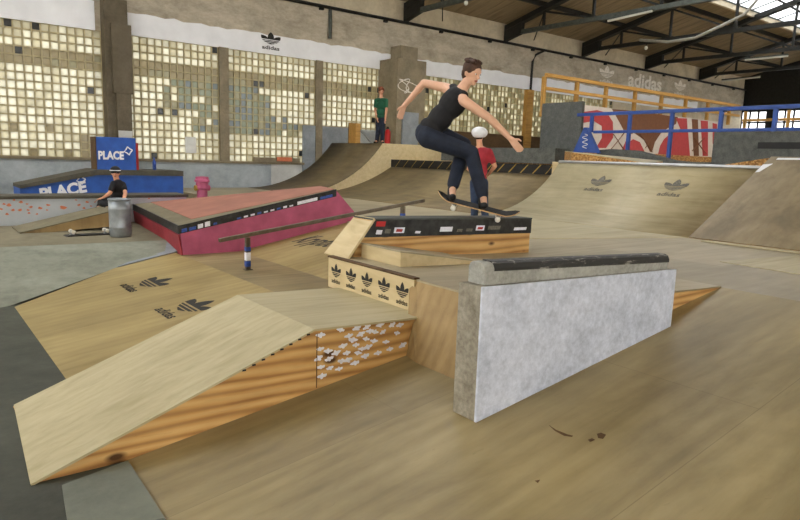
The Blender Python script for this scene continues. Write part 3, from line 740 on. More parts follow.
mark('lettering', pl_, flatmap((c0[0], BLY-.003, c0[2]-.01), (1,0,.19), (-.1,0,1), .26, .27), 'white', be)
def diamond(c, s, y, parent):
    mb = MB()
    P8 = [(math.cos(t)*s*(1 if i % 2 == 0 else .62), math.sin(t)*s*(1 if i % 2 == 0 else .62)) for i, t in enumerate(np.linspace(0, 2*PI, 9)[:-1]+.2)]
    mb.tube([(c[0]+a, y, c[2]+b) for a, b in P8+[P8[0]]], s*.17, 6); mb.build('emblem', 'white', parent)
dd = by(81, 180); diamond(dd, .075, BLY-.004, be)
bb = thing('blue_block', 'square blue block with white lettering standing on the blue ledge', 'block', (3, 13, -.4))
x0, x1 = by(98, 170)[0]+.0, by(138, 137)[0]-.03
z0, z1 = by(97, 171)[2]+.01, by(97, 137)[2]+.01
MB().box(x0, x1, BLY+.05, BLY+.42, z0, z1).build('body', 'blue', bb, bevel=.01)
MB().box(x0-.02, x0-.001, BLY+.05, BLY+.42, z0, z1).build('end_panel', 'dark_boards', bb)
mark('lettering', pl_, flatmap(((x0+x1)/2-.10, BLY+.047, z0+.21), (1,0,.01), (0,0,1), .155, .20), 'white', bb)
diamond(((x1-.14), 0, z1-.24), .075, BLY+.045, bb)
tag(MB().box(x1+.01, x1+.07, BLY+.15, BLY+.35, z0, z0+.52).build('red_box', 'red', origin=(x1, BLY, z0)), 'narrow red box just right of the blue lettered block', 'box')

# bin
bn = thing('metal_bin', 'galvanised metal bin with a rolled rim beside the seated person', 'bin', (2.27, 8.95, PZ))
bc = np.array([2.27, 8.95, PZ]); H = .50; R_ = .137
MB().lathe(bc, [(R_*.93, 0), (R_*.95, .02), (R_, .05), (R_, .12), (R_*1.02, .13), (R_, .14), (R_, .36), (R_*1.02, .37), (R_, .38), (R_, H-.02), (R_*.92, H-.02), (R_*.9, .05)], 32).build('body', 'galvanised', bn, smooth=True)
MB().lathe(bc+[0,0,H-.02], [(R_*1.0, 0), (R_*1.06, .008), (R_*1.06, .02), (R_*.98, .026), (R_*.9, .02), (R_*.9, 0)], 32).build('rim', 'galvanised', bn, smooth=True)

# small board ramp + overturned skateboard on the platform
wr = thing('board_ramp', 'small plywood ramp lying on the concrete platform under the seated person', 'skate ramp', (2, 9.9, PZ))
ry0 = 9.75
tipx, endx, rh = onY(22, 231, ry0)[0], onY(128, 228, ry0)[0], .33
MB().prism([(tipx, ry0, PZ), (endx, ry0, PZ+.31), (endx, ry0, PZ+.06), (tipx+.35, ry0, PZ)], (0, .75, 0)).build('side_panel', 'panel_ply', wr)
MB().slab([(tipx-.03, ry0-.02, PZ+.012), (endx, ry0-.02, PZ+.325), (endx, ry0+.76, PZ+.325), (tipx-.03, ry0+.76, PZ+.012)], .014).build('ramp_sheet', 'plat_conc', wr)

def skateboard(parent, c, ux, uz, L=.80, Wd=.20, upside=False, mats=('grip','maple')):
    """deck along ux, deck normal uz; wheels on the -uz side"""
    c, ux, uz = np.array(c, float), np.array(ux, float), np.array(uz, float)
    ux /= np.linalg.norm(ux); uz -= ux*(uz@ux); uz /= np.linalg.norm(uz); uy = np.cross(uz, ux)
    n = 20; mb = MB(); gp = MB()
    st = []
    for i in range(n+1):
        t = -1+2*i/n; x = t*L/2
        wv = Wd/2*(1 if abs(t) < .72 else math.sqrt(max(.0, 1-((abs(t)-.72)/.28)**2))*1.0+.02)
        kick = max(0, abs(t)-.68)/.32; z = .055*kick**1.3
        st.append((x, min(wv, Wd/2), z))
    def pt(x, y, z): return c+ux*x+uy*y+uz*z
    for (a, b) in zip(st[:-1], st[1:]):
        low = [pt(a[0],-a[1],a[2]), pt(b[0],-b[1],b[2]), pt(b[0],b[1],b[2]), pt(a[0],a[1],a[2])]
        mb.hexa(low, [p+uz*.011 for p in low]); gp.hexa([p+uz*.0112 for p in low], [p+uz*.0135 for p in low])
    mb.build('deck', mats[1], parent); gp.build('grip_tape', mats[0], parent)
    for sx in (-1, 1):
        tc = c+ux*sx*L*.27
        tr = MB().hexa([tc+ux*-.03+uy*-.025-uz*.001, tc+ux*.03+uy*-.025-uz*.001, tc+ux*.03+uy*.025-uz*.001, tc+ux*-.03+uy*.025-uz*.001],
                  [tc+ux*-.012+uy*-.012-uz*.04, tc+ux*.012+uy*-.012-uz*.04, tc+ux*.012+uy*.012-uz*.04, tc+ux*-.012+uy*.012-uz*.04])
        tr.tube([tc-uy*.085-uz*.045, tc+uy*.085-uz*.045], .011, 8)
        to = tr.build('truck', 'galvanised', parent)
        for sy in (-1, 1):
            wc = tc+uy*sy*.078-uz*.045
            MB()._lathe(wc-uy*.016, [(.02, 0), (.026, .006), (.026, .026), (.02, .032)], 16, uy, 0).build('wheel', 'wheel_white', to, smooth=True)
    return ux, uy, uz
sb = thing('skateboard', 'dark skateboard lying wheels-up on the concrete platform', 'skateboard', (1.9, 9.3, PZ))
skateboard(sb, (1.95, 9.25, PZ+.012), (1,.02,0), (0,0,-1), L=.78, mats=('black','black'))

# pink hydrant
hy = thing('fire_hydrant', 'pink fire hydrant with a yellow side cap behind the pink ledge', 'fire hydrant', (4.74, 12.5, PZ))
hc = np.array([4.74, 12.5, PZ])
MB().lathe(hc, [(.15,0),(.15,.04),(.105,.05),(.10,.42),(.13,.43),(.13,.46),(.12,.47),(.12,.55),(.145,.56),(.145,.60),(.125,.61),(.125,.66),(.03,.67)], 20).build('body', 'pink', hy, smooth=False)
for sx in (-1, 1):
    MB().tube([hc+[sx*.09,0,.44], hc+[sx*.15,0,.44]], .055, 12).build('side_cap', 'amber' if sx < 0 else 'pink', hy)

# ------------------------------------------------------------------ curved ramps at the back
def arc(x0, z0, x1, z1, n=16, ease=.62):
    """concave transition from flat at (x0,z0) to steep at (x1,z1)"""
    ang = 2*math.atan2(z1-z0, x1-x0); R = (x1-x0)/math.sin(ang) if ang < PI else 1
    return [(x0+R*math.sin(ang*i/n), z0+R*(1-math.cos(ang*i/n))) for i in range(n+1)]
QX, QL = 8.03, 10.02
prof_r = arc(QX, ZD, QL, .04)
def quarter(name, label, prof, y0, y1, surf, xback, sidemat=None, loc=None):
    t = thing(name, label, 'skate ramp', loc or (prof[0][0], (y0+y1)/2, ZD), 'curved quarter pipes at the back')
    th = .02; mb = MB(); m = len(prof)
    lows = [(x, y0, z) for x, z in prof]
    poly = [(x, z) for x, z in prof]+[(xback, prof[-1][1]), (xback, -1.475), (prof[0][0], -1.475)]
    body = MB(); nn = len(poly)
    # curved body as strips so that concave sides stay clean
    for (xa, za), (xb, zb_) in zip(prof[:-1], prof[1:]):
        body.hexa([(xa,y0,-1.475),(xb,y0,-1.475),(xb,y1,-1.475),(xa,y1,-1.475)], [(xa,y0,za-.012),(xb,y0,zb_-.012),(xb,y1,zb_-.012),(xa,y1,za-.012)])
    body.box(prof[-1][0], xback, y0, y1, -1.475, prof[-1][1]-.012)
    body.build('side_panel', sidemat or 'osb', t)
    sf = MB()
    vs = [(x, y, z) for x, z in prof for y in (y0-.004, y1+.004)]; k = len(prof)
    vs += [(x, y, z-.011) for x, z in prof for y in (y0-.004, y1+.004)]
    fs = []
    for i in range(k-1):
        a = 2*i; fs += [(a, a+2, a+3, a+1), (2*k+a, 2*k+a+1, 2*k+a+3, 2*k+a+2), (a, 2*k+a, 2*k+a+2, a+2), (a+1, a+3, 2*k+a+3, 2*k+a+1)]
    fs += [(0, 1, 2*k+1, 2*k), (2*k-2, 4*k-2, 4*k-1, 2*k-1)]
    sf.add(vs, fs); so = sf.build('riding_surface', surf, t, smooth=False)
    so.data.polygons.foreach_set('use_smooth', [True]*len(so.data.polygons))
    MB().box(prof[-1][0], xback, y0, y1, prof[-1][1]-.012, prof[-1][1]).build('deck', 'pale_ply', t)
    return t, so
qr, qrs = quarter('quarter_pipe', 'pale curved ramp with two grey emblems and a steel coping, at the back right', prof_r, 4.17, 7.88, 'quarter_ply', 12.0)
MB().tube([(QL, 4.2, .03), (QL, 7.9, .03)], .032, 12).build('coping', 'coping_steel', qr)
MB().box(QL+.02, QL+.10, 6.05, 6.15, -.012, .048).build('clamp', 'white', qr)
def curvemap(prof, yc, s0, sx, sy):
    pts = [np.array(p) for p in prof]; ls = [0]
    for a, b in zip(pts[:-1], pts[1:]): ls.append(ls[-1]+np.linalg.norm(b-a))
    def f(a, b):
        s = s0+b*sy; i = min(max(np.searchsorted(ls, s)-1, 0), len(pts)-2); t = (s-ls[i])/(ls[i+1]-ls[i])
        p = pts[i]+(pts[i+1]-pts[i])*t; d = pts[i+1]-pts[i]; d /= np.linalg.norm(d); nrm = np.array([-d[1], d[0]])
        p = p+nrm*.006
        return np.array([p[0], yc-a*sx, p[1]])
    return f
slen = sum(np.linalg.norm(np.array(b)-np.array(a)) for a, b in zip(prof_r[:-1], prof_r[1:]))
for yc in (6.72, 5.33):
    s0 = slen*.675
    mark('emblem', LEAF, curvemap(prof_r, yc, s0+.15, .44/1.35, .27), 'print_grey', qrs)
    mark('lettering', WORDMARK, curvemap(prof_r, yc, s0, .42/2.75, .14), 'print_grey', qrs)

prof_l = arc(7.75, ZD, 10.2, -.23)
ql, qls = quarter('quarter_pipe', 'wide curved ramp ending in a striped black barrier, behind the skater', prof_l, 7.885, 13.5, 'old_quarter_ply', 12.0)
# striped barrier at its lip
sbar = thing('striped_barrier', 'low black barrier with slanting yellow stripes along the curved ramp behind the skater', 'barrier', (10.25, 10.5, -.23))
MB().box(10.2, 10.26, 8.22, 13.5, -.23, -.035).build('board', 'black', sbar)
for i, y in enumerate(np.arange(8.35, 13.4, .33)):
    w_ = .035 if i < 7 else .018
    MB().prism([(10.198, y, -.222), (10.198, y+w_, -.222), (10.198, y+w_-.20, -.042), (10.198, y-.20 if y-.20 > 8.2 else 8.22, -.042)], (.003, 0, 0)).build('stripe', 'amber', sbar)
MB().box(10.2, 12, 7.9, 8.21, -.23, .03).build('end_block', 'pale_ply', sbar)
# higher roll-in at the wall
prof_h = arc(7.3, -.9, 9.9, .37)
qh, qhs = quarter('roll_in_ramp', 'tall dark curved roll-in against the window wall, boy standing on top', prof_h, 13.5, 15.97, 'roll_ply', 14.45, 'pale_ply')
# painted guard panel against the wall
tag(MB().hexa([(8.95, 15.975, -1.0), (9.9, 15.975, .37), (10.6, 15.975, .37), (10.6, 15.975, .83), (8.95, 15.975, .83)], [(8.95, 15.995, -1.0), (9.9, 15.995, .37), (10.6, 15.995, .37), (10.6, 15.995, .83), (8.95, 15.995, .83)]).build('guard_panel', 'grey_paint', origin=(9.7, 15.9, -.9)),
    'tall grey painted panel between the window wall and the roll-in', 'panel')
tag(MB().box(10.61, 11.5, 15.9, 15.97, .37, .80).build('guard_panel', 'painted_wall', origin=(11.5, 15.93, .42)), 'low bluish grey panel behind the boy in the green shirt', 'panel')

# right bank (straight)
rk = thing('bank_ramp', 'steep straight plywood bank at the right edge, next to the pale curved ramp', 'skate ramp', (9, 1, ZD))
s_ = (.19-ZD)/(10.18-QX)
MB().prism([(QX, -6, ZD), (10.18, -6, .19-.012), (11.94, -6, .19-.012), (11.94, -6, -1.475), (QX, -6, -1.475)], (0, 10.16, 0)).build('side_panel', 'osb', rk)
MB().slab([(QX, -6, ZD+.012), (10.18, -6, .202), (10.18, 4.165, .202), (QX, 4.165, ZD+.012)], .012).build('riding_surface', 'right_bank_ply', rk)
MB().box(10.18, 11.93, -6, 4.0, .178, .19).build('deck', 'pale_ply', rk)
def bankR(x, y, l=.016): return np.array([x, y, ZD+(x-QX)*s_+l])
MB().slab([bankR(9.70, 4.16), bankR(9.93, 4.16), bankR(9.96, 4.04), bankR(9.72, 4.11)], .003).build('paint_patch', 'white_paint', rk)
MB().slab([bankR(10.08, 4.05), bankR(10.13, 4.05), bankR(10.15, 3.2), bankR(10.10, 3.2)], .003).build('paint_patch', 'white_paint', rk)

# ------------------------------------------------------------------ upper back level: carpeted boxes, railings, mural
bd = thing('back_platform', 'raised back platform behind the curved ramps carrying the blue railing', 'platform', (14, 8, -1.4))
MB().box(12.0, 34.9, 4.0, 12.6, -1.475, .02).build('body', 'osb', bd)
MB().box(12.02, 34.9, -6, 12.6, .02, .05).build('deck', 'pale_ply', bd)
MB().box(14.5, 34.9, 12.6, 15.97, -1.475, .05).build('rear_deck', 'dark_boards', bd)
tag(MB().box(11.5, 12.0, 9.2, 13.0, -.02, .33).build('carpeted_box', 'carpet', origin=(11.7, 11, 0)), 'low grey carpeted box behind the striped barrier', 'box')
tag(MB().box(12.25, 12.33, 9.12, 10.28, .05, 1.40).build('carpeted_box', 'carpet', origin=(12.5, 9.6, .05)), 'tall grey carpeted box left of the red and white mural', 'box')
cbx = thing('carpeted_box', 'wide grey carpeted box under the blue railing at the right edge', 'box', (12.5, 5, .05))
MB().box(11.96, 12.6, .5, 5.93, .05, .665).build('body', 'carpet', cbx)
MB().box(11.94, 11.96, .5, 5.13, .37, .48).build('slot', 'black', cbx)
# carpet kerb with a falling top
kb = MB(); pts = [onX(u, v, 11.6) for u, v in [(597,150),(612,149),(630,150),(650,155),(668,160),(690,162),(800,163)]]
kb.prism([(11.6, pts[0][1], .03)]+[tuple(p) for p in pts]+[(11.6, pts[-1][1], .03)], (.35, 0, 0))
tag(kb.build('carpet_kerb', 'carpet', origin=(11.7, 7, .03)), 'wavy grey carpeted kerb between steel coping and blue railing', 'kerb')
wo = thing('deck_wedge', 'pale wooden wedge with a chipboard end on top of the right curved ramp', 'skate ramp', (10.7, 8, .04))
a0 = [onX(571,160.5,10.4), onX(601,161.5,10.4)]
dw = [np.array([10.35, 7.88, .04]), np.array([10.35, 6.2, .04]), np.array([11.45, 6.6, .04]), np.array([11.45, 8.9, .04])]
dt = [dw[0]+[0,0,.18], dw[1]+[0,0,.01], dw[2]+[0,0,.06], dw[3]+[0,0,.22]]
MB().hexa(dw, dt).build('body', 'osb', wo)
MB().slab([dt[0]+dz*.012, dt[1]+dz*.012, dt[2]+dz*.012, dt[3]+dz*.012], .012).build('top_sheet', 'quarter_ply', wo)
MB().prism([onX(722,165,10.3), onX(778,156.5,10.3), onX(764,169,10.3)], (.3,0,0)).build('corner_panel', 'osb', qr)

# blue railing
RX = 12.10
br = thing('blue_railing', 'blue painted pipe railing along the back platform at the right', 'railing', (RX, 6, .2))
sc_ = RX/12
MB().bar((RX, 9.12, 1.09), (RX, 2.5, 1.09), .07, .07).build('top_rail', 'rail_blue', br, bevel=.008)
MB().bar((RX, 8.66, .705), (RX, 2.5, .705), .06, .06).build('lower_rail', 'rail_blue', br, bevel=.008)
for u, zlo in ((592, .70), (630, .05), (672, .05), (721, .665), (775, .665)):
    y = onX(u, 120, RX)[1]
    MB().bar((RX, y, zlo), (RX, y, 1.09), .07, .07, up=(0,1,0)).build('post', 'rail_blue', br, bevel=.008)
# blue A-board
ab = thing('folding_board', 'small blue triangular board with pale scrawls at the left end of the blue railing', 'sign', (11.3, 8.5, .24))
c1, c2, c3 = onX(573,152,11.2), onX(598,153,11.2), onX(585,127.5,11.2)
mbx = MB()
MB().hexa([c1, c2, c3+[0,-.03,0], c3+[0,.03,0]], [c1+[.10,0,0], c2+[.10,0,0], c3+[.10,-.03,0], c3+[.10,.03,0]]).build('board', 'rail_blue', ab)
sq = [onX(585+2.6*math.sin(t*2.6), 134+t*1.9, 11.195) for t in np.linspace(0, 7.5, 40)]
MB().tube(sq, .006, 5).build('scrawl', 'print_white', ab)

# mural panels
MY = 12.0
mu = thing('mural_wall', 'red, white and brown painted mural panels behind the blue railing', 'mural', (20, MY, .4))
MX0, MX1, MZ0, MZ1 = 16.0, 24.45, .42, 1.74
mb = MB()
MB().box(MX0, MX1, MY, MY+.06, MZ0, MZ1).build('panel', 'mural_white', mu)
MB().box(MX0, MX1, MY-.02, MY+.08, .052, MZ0).build('base_board', 'osb', mu)
PK = [0]
def paint(pix, m, k=1):
    PK[0] += 1; k = k+PK[0]*.25
    MB().prism([tuple(onY(u, v, MY-.003*k)) for u, v in pix], (0, .003*k+.001, 0)).build('painted_shape', m, mu)
def clampz(lst): return lst
paint([(612,109),(625,110),(650,113),(678,117),(676,124),(668,128),(661,133),(655,142),(652,152),(640,152),(632,134),(624,131),(621,125)], 'mural_brown')
paint([(583,112),(597,110),(607,113),(613,122),(613,138),(606,148),(596,148),(602,138),(602,126),(594,121),(583,123)], 'mural_red', 2)
paint([(583,140),(592,146),(592,148.5),(583,148)], 'mural_red', 2)
paint([(622,150),(626,141),(633,137),(641,141),(646,151)], 'mural_red', 2)
paint([(656,154),(658,143),(666,134),(674,132),(682,128),(688,131),(690,156)], 'mural_red', 2)
paint([(676,118),(687,118.5),(689,155),(684,155),(682,132)], 'mural_red', 2)
paint([(613,124),(618,128),(622,138),(618,146),(612,149),(610,146),(614,138)], 'mural_white', 3)
paint([(626,137),(634,133),(644,140),(650,152),(645,152),(640,142),(633,139),(628,143)], 'mural_white', 3)
paint([(653,153),(656,142),(663,133),(672,129),(671,133),(664,139),(660,146),(658,154)], 'mural_white', 3)
paint([(692,119),(698,119.5),(699,156),(694,156)], 'mural_brown')
paint([(701,120.5),(708,121),(708,156),(703,156)], 'mural_red', 2)
paint([(713,123),(717,124),(717,141),(713,144)], 'mural_red', 2)
for (a, b) in [((611,149),(624,133)),((613,134),(624,150)),((645,148),(656,132)),((640,134),(652,152)),((692,151),(704,138)),((694,138),(706,154))]:
    p, q_ = onY(*a, MY-.012), onY(*b, MY-.012)
    MB().bar(p, q_, .012, .05, up=(0,1,0)).build('painted_line', 'mural_brown', mu)

# lumber railing above it
lr = thing('wooden_railing', 'long raw lumber railing above the mural, running along the wall', 'railing', (20, MY, 1.7))
LYR = MY+.15
MB().bar((14.55, LYR, 2.45), (26.3, LYR, 2.45), .09, .10).build('top_rail', 'lumber', lr)
MB().bar((14.55, LYR-.02, 2.08), (26.3, LYR-.02, 2.08), .06, .09).build('middle_rail', 'lumber', lr)
for x in (14.55, 16.05, 17.5, 19.1, 20.7, 22.3, 23.9, 25.6):
    MB().bar((x, LYR+.05, 1.3 if x < 16 else 1.7), (x, LYR+.05, 2.40), .10, .10, up=(0,1,0)).build('post', 'lumber', lr)
# far lumber frame beyond
lf = thing('lumber_frame', 'far raw lumber frame in front of the bright end windows', 'railing', (27, 11, .5))
for y in (12.2, 10.6, 9.0, 7.4, 5.8):
    MB().bar((27, y, .05), (27, y, 2.3), .10, .10, up=(0,1,0)).build('post', 'lumber', lf)
for z in (1.95, 1.55): MB().bar((27, 12.3, z), (27, 5.6, z), .07, .10).build('rail', 'lumber', lf)

# small things by the roll-in and window wall
wbx = thing('wooden_crate', 'narrow upright wooden box at the top edge of the tall roll-in', 'box', (10.3, 15.3, .37))
p_ = onZ(353, 145, .40)
cxx, cyy = 10.15, min(15.65, onX(353, 140, 10.15)[1])
MB().box(cxx, cxx+.16, cyy-.13, cyy+.22, .37, .93).build('body', 'lumber', wbx)
MB().box(cxx-.01, cxx+.17, cyy+.221, cyy+.24, .37, .95).build('side_board', 'dark_boards', wbx)
tag(MB().tube([onX(361,131,10.2), onX(372,144,9.93)], .022, 8).build('leaning_pole', 'galvanised'), 'thin pole leaning against the upright wooden box on the roll-in', 'pole')
fe = thing('fire_extinguisher', 'red fire extinguisher on the platform behind the boy in green', 'fire extinguisher', (11.9, 15.3, .42))
ec = onX(387.5, 139, 10.9); ec[2] = .37
MB().lathe(ec, [(.075,0),(.08,.02),(.08,.36),(.05,.41),(.025,.43)], 16).build('cylinder', 'fire_red', fe, smooth=True)
MB().lathe(ec+[0,0,.43], [(.03,0),(.03,.06),(.01,.07)], 10).build('valve', 'black', fe)
MB().tube([ec+[0,0,.47], ec+[-.1,.02,.42], ec+[-.11,.02,.2]], .012, 6).build('hose', 'black', fe)
pc = onY(191, 145, YW); tag(MB().box(pc[0]-.14, pc[0]+.14, YW+.012, YW+.017, pc[2]-.2, pc[2]+.2).build('paper_notice', 'paper', origin=tuple(pc)), 'blank white paper notice taped on the glass brick window above the hydrant', 'notice')
for (u0, v0, u1, v1, m, l) in [(254,157,300,162.5,'pillar_conc','grey board wedged along the bottom of the glass bricks'), (277,157,292,161.5,'orange_paint','short orange board at the bottom of the glass bricks')]:
    y = YW-.08 if m != 'orange_paint' else YW-.1
    a, b = onY(u0, v0, y), onY(u1, v1, y)
    tag(MB().box(a[0], b[0], y, y+.03, b[2], a[2]).build('sill_board', m, origin=tuple(a)), l, 'board')
bt_ = onY(156, 167, 12.9); tag(MB()._lathe(np.array([bt_[0], 13.0, tp[2][2]]), [(.035,0),(.035,.16),(.015,.2),(.015,.24)], 12, np.array([0,0,1.]), 0).build('water_bottle', 'sticker_blue', origin=(bt_[0], 13.0, tp[2][2]), smooth=True), 'small blue bottle standing on the blue ledge', 'bottle')
# darker and lighter squares of the concrete floor
a = [onZ(62,488,-1.475), onZ(128,463,-1.475), onZ(165,521,-1.475), onZ(70,540,-1.475)]
struct(MB().slab([p+dz*.004 for p in a], .01).build('floor_patch', 'floor_patch'))

# ------------------------------------------------------------------ people
def unit(v): v = np.array(v, float); return v/np.linalg.norm(v)
def frame(f, up):
    f = unit(f); up = np.array(up, float); up = unit(up-f*(up@f)); l = np.cross(up, f); return np.array([f, l, up])   # forward, left, up
def head_mesh(mb, c, A, s=1.0):
    f, l, u = A
    mb.ellip(c+u*.018*s, (.094*s, .076*s, .098*s), A)
    mb.ellip(c+f*.022*s-u*.045*s, (.066*s, .056*s, .068*s), A)          # jaw
    mb.ellip(c+f*.060*s-u*.092*s, (.022*s, .026*s, .018*s), A)          # chin
    mb.cap(c+f*.088*s+u*.012*s, .009*s, c+f*.104*s-u*.024*s, .014*s)    # nose
    mb.cap(c+f*.080*s+l*.03*s+u*.028*s, .011*s, c+f*.080*s-l*.03*s+u*.028*s, .011*s)   # brow
    for sg in (-1, 1): mb.ellip(c+l*sg*.077*s-f*.005*s-u*.008*s, (.020*s, .009*s, .032*s), A)
def face(parent, c, A, s=1.0):
    f, l, u = A
    for sg in (-1, 1):
        eo = MB().ellip(c+f*.083*s+l*sg*.031*s+u*.008*s, (.008*s, .012*s, .006*s), A, 10).build('eye', 'white', parent, smooth=True)
        MB().ellip(c+f*.089*s+l*sg*.031*s+u*.008*s, (.004*s, .006*s, .006*s), A, 8).build('iris', 'iris', eo, smooth=True)
    MB().ellip(c+f*.083*s-u*.058*s, (.009*s, .024*s, .008*s), A, 10).build('mouth', 'lips', parent, smooth=True)
def hand(mb, w, d, side, s=1.0, curl=.5):
    """w wrist, d direction of the hand, side = direction towards the thumb"""
    d = unit(d); side = unit(np.array(side)-d*(np.array(side)@d)); n = np.cross(d, side)
    k = np.array(w, float); pe = k+d*.085*s
    for q in (-.026, -.009, .009, .026): mb.cap(k+side*q*.6*s, .014*s, pe+side*q*s, .0125*s)
    for q, L in ((.028,.066), (.0095,.075), (-.0095,.070), (-.027,.054)):
        a = pe+side*q*s; b = a+unit(d+side*q*3-n*curl*.4)*L*.5*s; c = b+unit(d-n*curl)*L*.5*s
        mb.cap(a, .0098*s, b, .0088*s); mb.cap(b, .0088*s, c, .0078*s)
    a = k+d*.02*s+side*.022*s; b = a+unit(d*.7+side*.8-n*.2)*.04*s; c = b+unit(d+side*.25-n*.3)*.032*s
    mb.cap(a, .013*s, b, .011*s); mb.cap(b, .011*s, c, .009*s)
def person(name, label, J, fwd_head, up_head, s=1.0, skin='skin', top='black_cloth', sleeves='short', pants='jeans', shoe='black', hair='hair_brown', hat=None, vox=.012, thumb=None, loc=None):
    """J: joints in world space - head, neck, chest, pelvis, and pairs sh, el, wr, hip, kn, an, toe (left then right), hd = hand directions"""
    J = {k: (np.array(v, float) if not isinstance(v, list) else [np.array(q, float) for q in v]) for k, v in J.items()}
    t = thing(name, label, 'person', loc if loc is not None else J['pelvis'])
    A = frame(fwd_head, up_head); c = J['head']
    spine = unit(J['neck']-J['pelvis']); lat = unit(J['sh'][0]-J['sh'][1]); fr = np.cross(lat, spine); TA = np.array([fr, lat, spine])
    b = MB(); head_mesh(b, c, A, s)
    b.cap(c-A[2]*.05*s-A[0]*.012*s, .050*s, J['neck']-spine*.02*s, .058*s)
    mid = (J['chest']*.5+J['pelvis']*.5)
    b.ellip(J['chest'], (.108*s, .150*s, .17*s), TA); b.ellip(mid, (.095*s, .128*s, .16*s), TA); b.ellip(J['pelvis'], (.105*s, .145*s, .12*s), TA)
    b.cap(J['sh'][0]-lat*.02*s, .056*s, J['sh'][1]+lat*.02*s, .056*s)
    for i in (0, 1):
        b.cap(J['neck']-spine*.01, .05*s, J['sh'][i], .05*s)
        b.cap(J['sh'][i], .053*s, J['el'][i], .040*s); b.cap(J['el'][i], .040*s, J['wr'][i], .027*s)
        m1 = J['el'][i]*.7+J['wr'][i]*.3; b.cap(J['el'][i], .038*s, m1, .040*s)
        hd = J['hd'][i] if 'hd' in J else J['wr'][i]-J['el'][i]
        hand(b, J['wr'][i], hd, thumb[i] if thumb else A[0], s)
        b.cap(J['hip'][i], .088*s, J['kn'][i], .058*s); b.cap(J['kn'][i], .056*s, J['an'][i], .038*s)
        cm = J['kn'][i]*.68+J['an'][i]*.32; b.cap(J['kn'][i], .05*s, cm-fr*.012*s, .055*s)
        b.cap(J['an'][i], .036*s, J['toe'][i], .03*s)
    b.build('body', skin, t, remesh=vox*.75, smooth_iter=4)
    face(t, c, A, s)
    # shirt
    sh = MB()
    sh.ellip(J['chest'], (.124*s, .164*s, .18*s), TA); sh.ellip(mid, (.114*s, .146*s, .17*s), TA)
    sh.ellip(J['pelvis']+spine*.05*s, (.12*s, .158*s, .10*s), TA)
    if sleeves != 'tank':
        sh.cap(J['sh'][0]-lat*.02*s, .067*s, J['sh'][1]+lat*.02*s, .067*s)
        for i in (0, 1):
            sh.cap(J['neck']-spine*.03*s, .056*s, J['sh'][i], .060*s)
            e = J['sh'][i]*.35+J['el'][i]*.65; sh.cap(J['sh'][i], .068*s, e, .060*s)
    else:
        for i in (0, 1): sh.cap(J['chest']+spine*.08*s, .09*s, J['sh'][i]*.55+J['neck']*.45+spine*.008, .054*s)
    sh.build('tank_top' if sleeves == 'tank' else 't_shirt', top, t, remesh=vox, smooth_iter=4)
    # trousers
    tr = MB(); tr.ellip(J['pelvis']-spine*.02*s, (.118*s, .156*s, .115*s), TA)
    for i in (0, 1):
        tr.cap(J['hip'][i], .105*s, J['kn'][i], .078*s); e = J['kn'][i]*.08+J['an'][i]*.92; tr.cap(J['kn'][i], .077*s, e, .064*s)
        tr.cap(J['pelvis'], .11*s, J['hip'][i], .105*s)
    tr.build('jeans', pants, t, remesh=vox, smooth_iter=4)
    for i in (0, 1):
        so = MB(); a, tt = J['an'][i], J['toe'][i]; d = unit(tt-a); 
        low = np.array([0,0,-1.]) if 'sole' not in J else unit(J['sole'])
        a2 = a+low*.045*s
        so.cap(a2-d*.035*s, .040*s, a2+(tt-a)*.55+low*.0*s, .043*s); so.cap(a2+(tt-a)*.5, .043*s, tt, .036*s); so.cap(a, .046*s, a2, .043*s)
        ob = so.build('shoe', shoe, t, remesh=.010, smooth_iter=2)
    f, l, u = A
    if hat == 'helmet':
        h = MB()
        h.ellip(c+u*.052*s-f*.006*s, (.160*s, .140*s, .100*s), A, 24); h.ellip(c+u*.02*s-f*.03*s, (.125*s, .118*s, .075*s), A, 24); ho = h.build('helmet', 'helmet_white', t, smooth=True)
        hr = MB(); hr.ellip(c-f*.02*s+u*.0*s, (.088*s, .085*s, .085*s), A); hr.build('hair', hair, t, smooth=True)
        st = MB(); 
        for sg in (-1, 1): st.tube([c+l*sg*.088*s+u*.03*s, c+l*sg*.07*s-u*.06*s+f*.02*s, c+f*.045*s-u*.115*s], .006*s, 6)
        st.build('chin_strap', 'black', ho)
    else:
        hr = MB(); hr.ellip(c-f*.016*s+u*.040*s, (.100*s, .090*s, .094*s), A, 20); hr.ellip(c-f*.045*s-u*.01*s, (.062*s, .080*s, .085*s), A, 16)
        if hat is None:
            for k in range(14):
                a = random.uniform(-1, 1); b2 = random.uniform(-.9, .5)
                p = c-f*.016*s+u*.04*s+(f*b2*.09+l*a*.08+u*.085*math.sqrt(max(.05, 1-a*a*.8-b2*b2*.6)))*s
                hr.ellip(p, (.03*s, .028*s, .02*s), A, 8)
        hr.build('hair', hair, t, smooth=True)
    if hat == 'cap':
        h = MB(); h.ellip(c+u*.050*s-f*.004*s, (.112*s, .100*s, .090*s), A, 20)
        ho = h.build('cap', 'black', t, smooth=True)
        MB().ellip(c+f*.125*s+u*.045*s, (.075*s, .072*s, .010*s), A, 14).build('visor', 'black', ho, smooth=True)
        MB().tube([c+f*.112*s*math.cos(a)+l*.103*s*math.sin(a)+u*.055*s for a in np.linspace(-1.2, 1.2, 14)], .010*s, 6).build('stripe', 'white', ho)
    return t

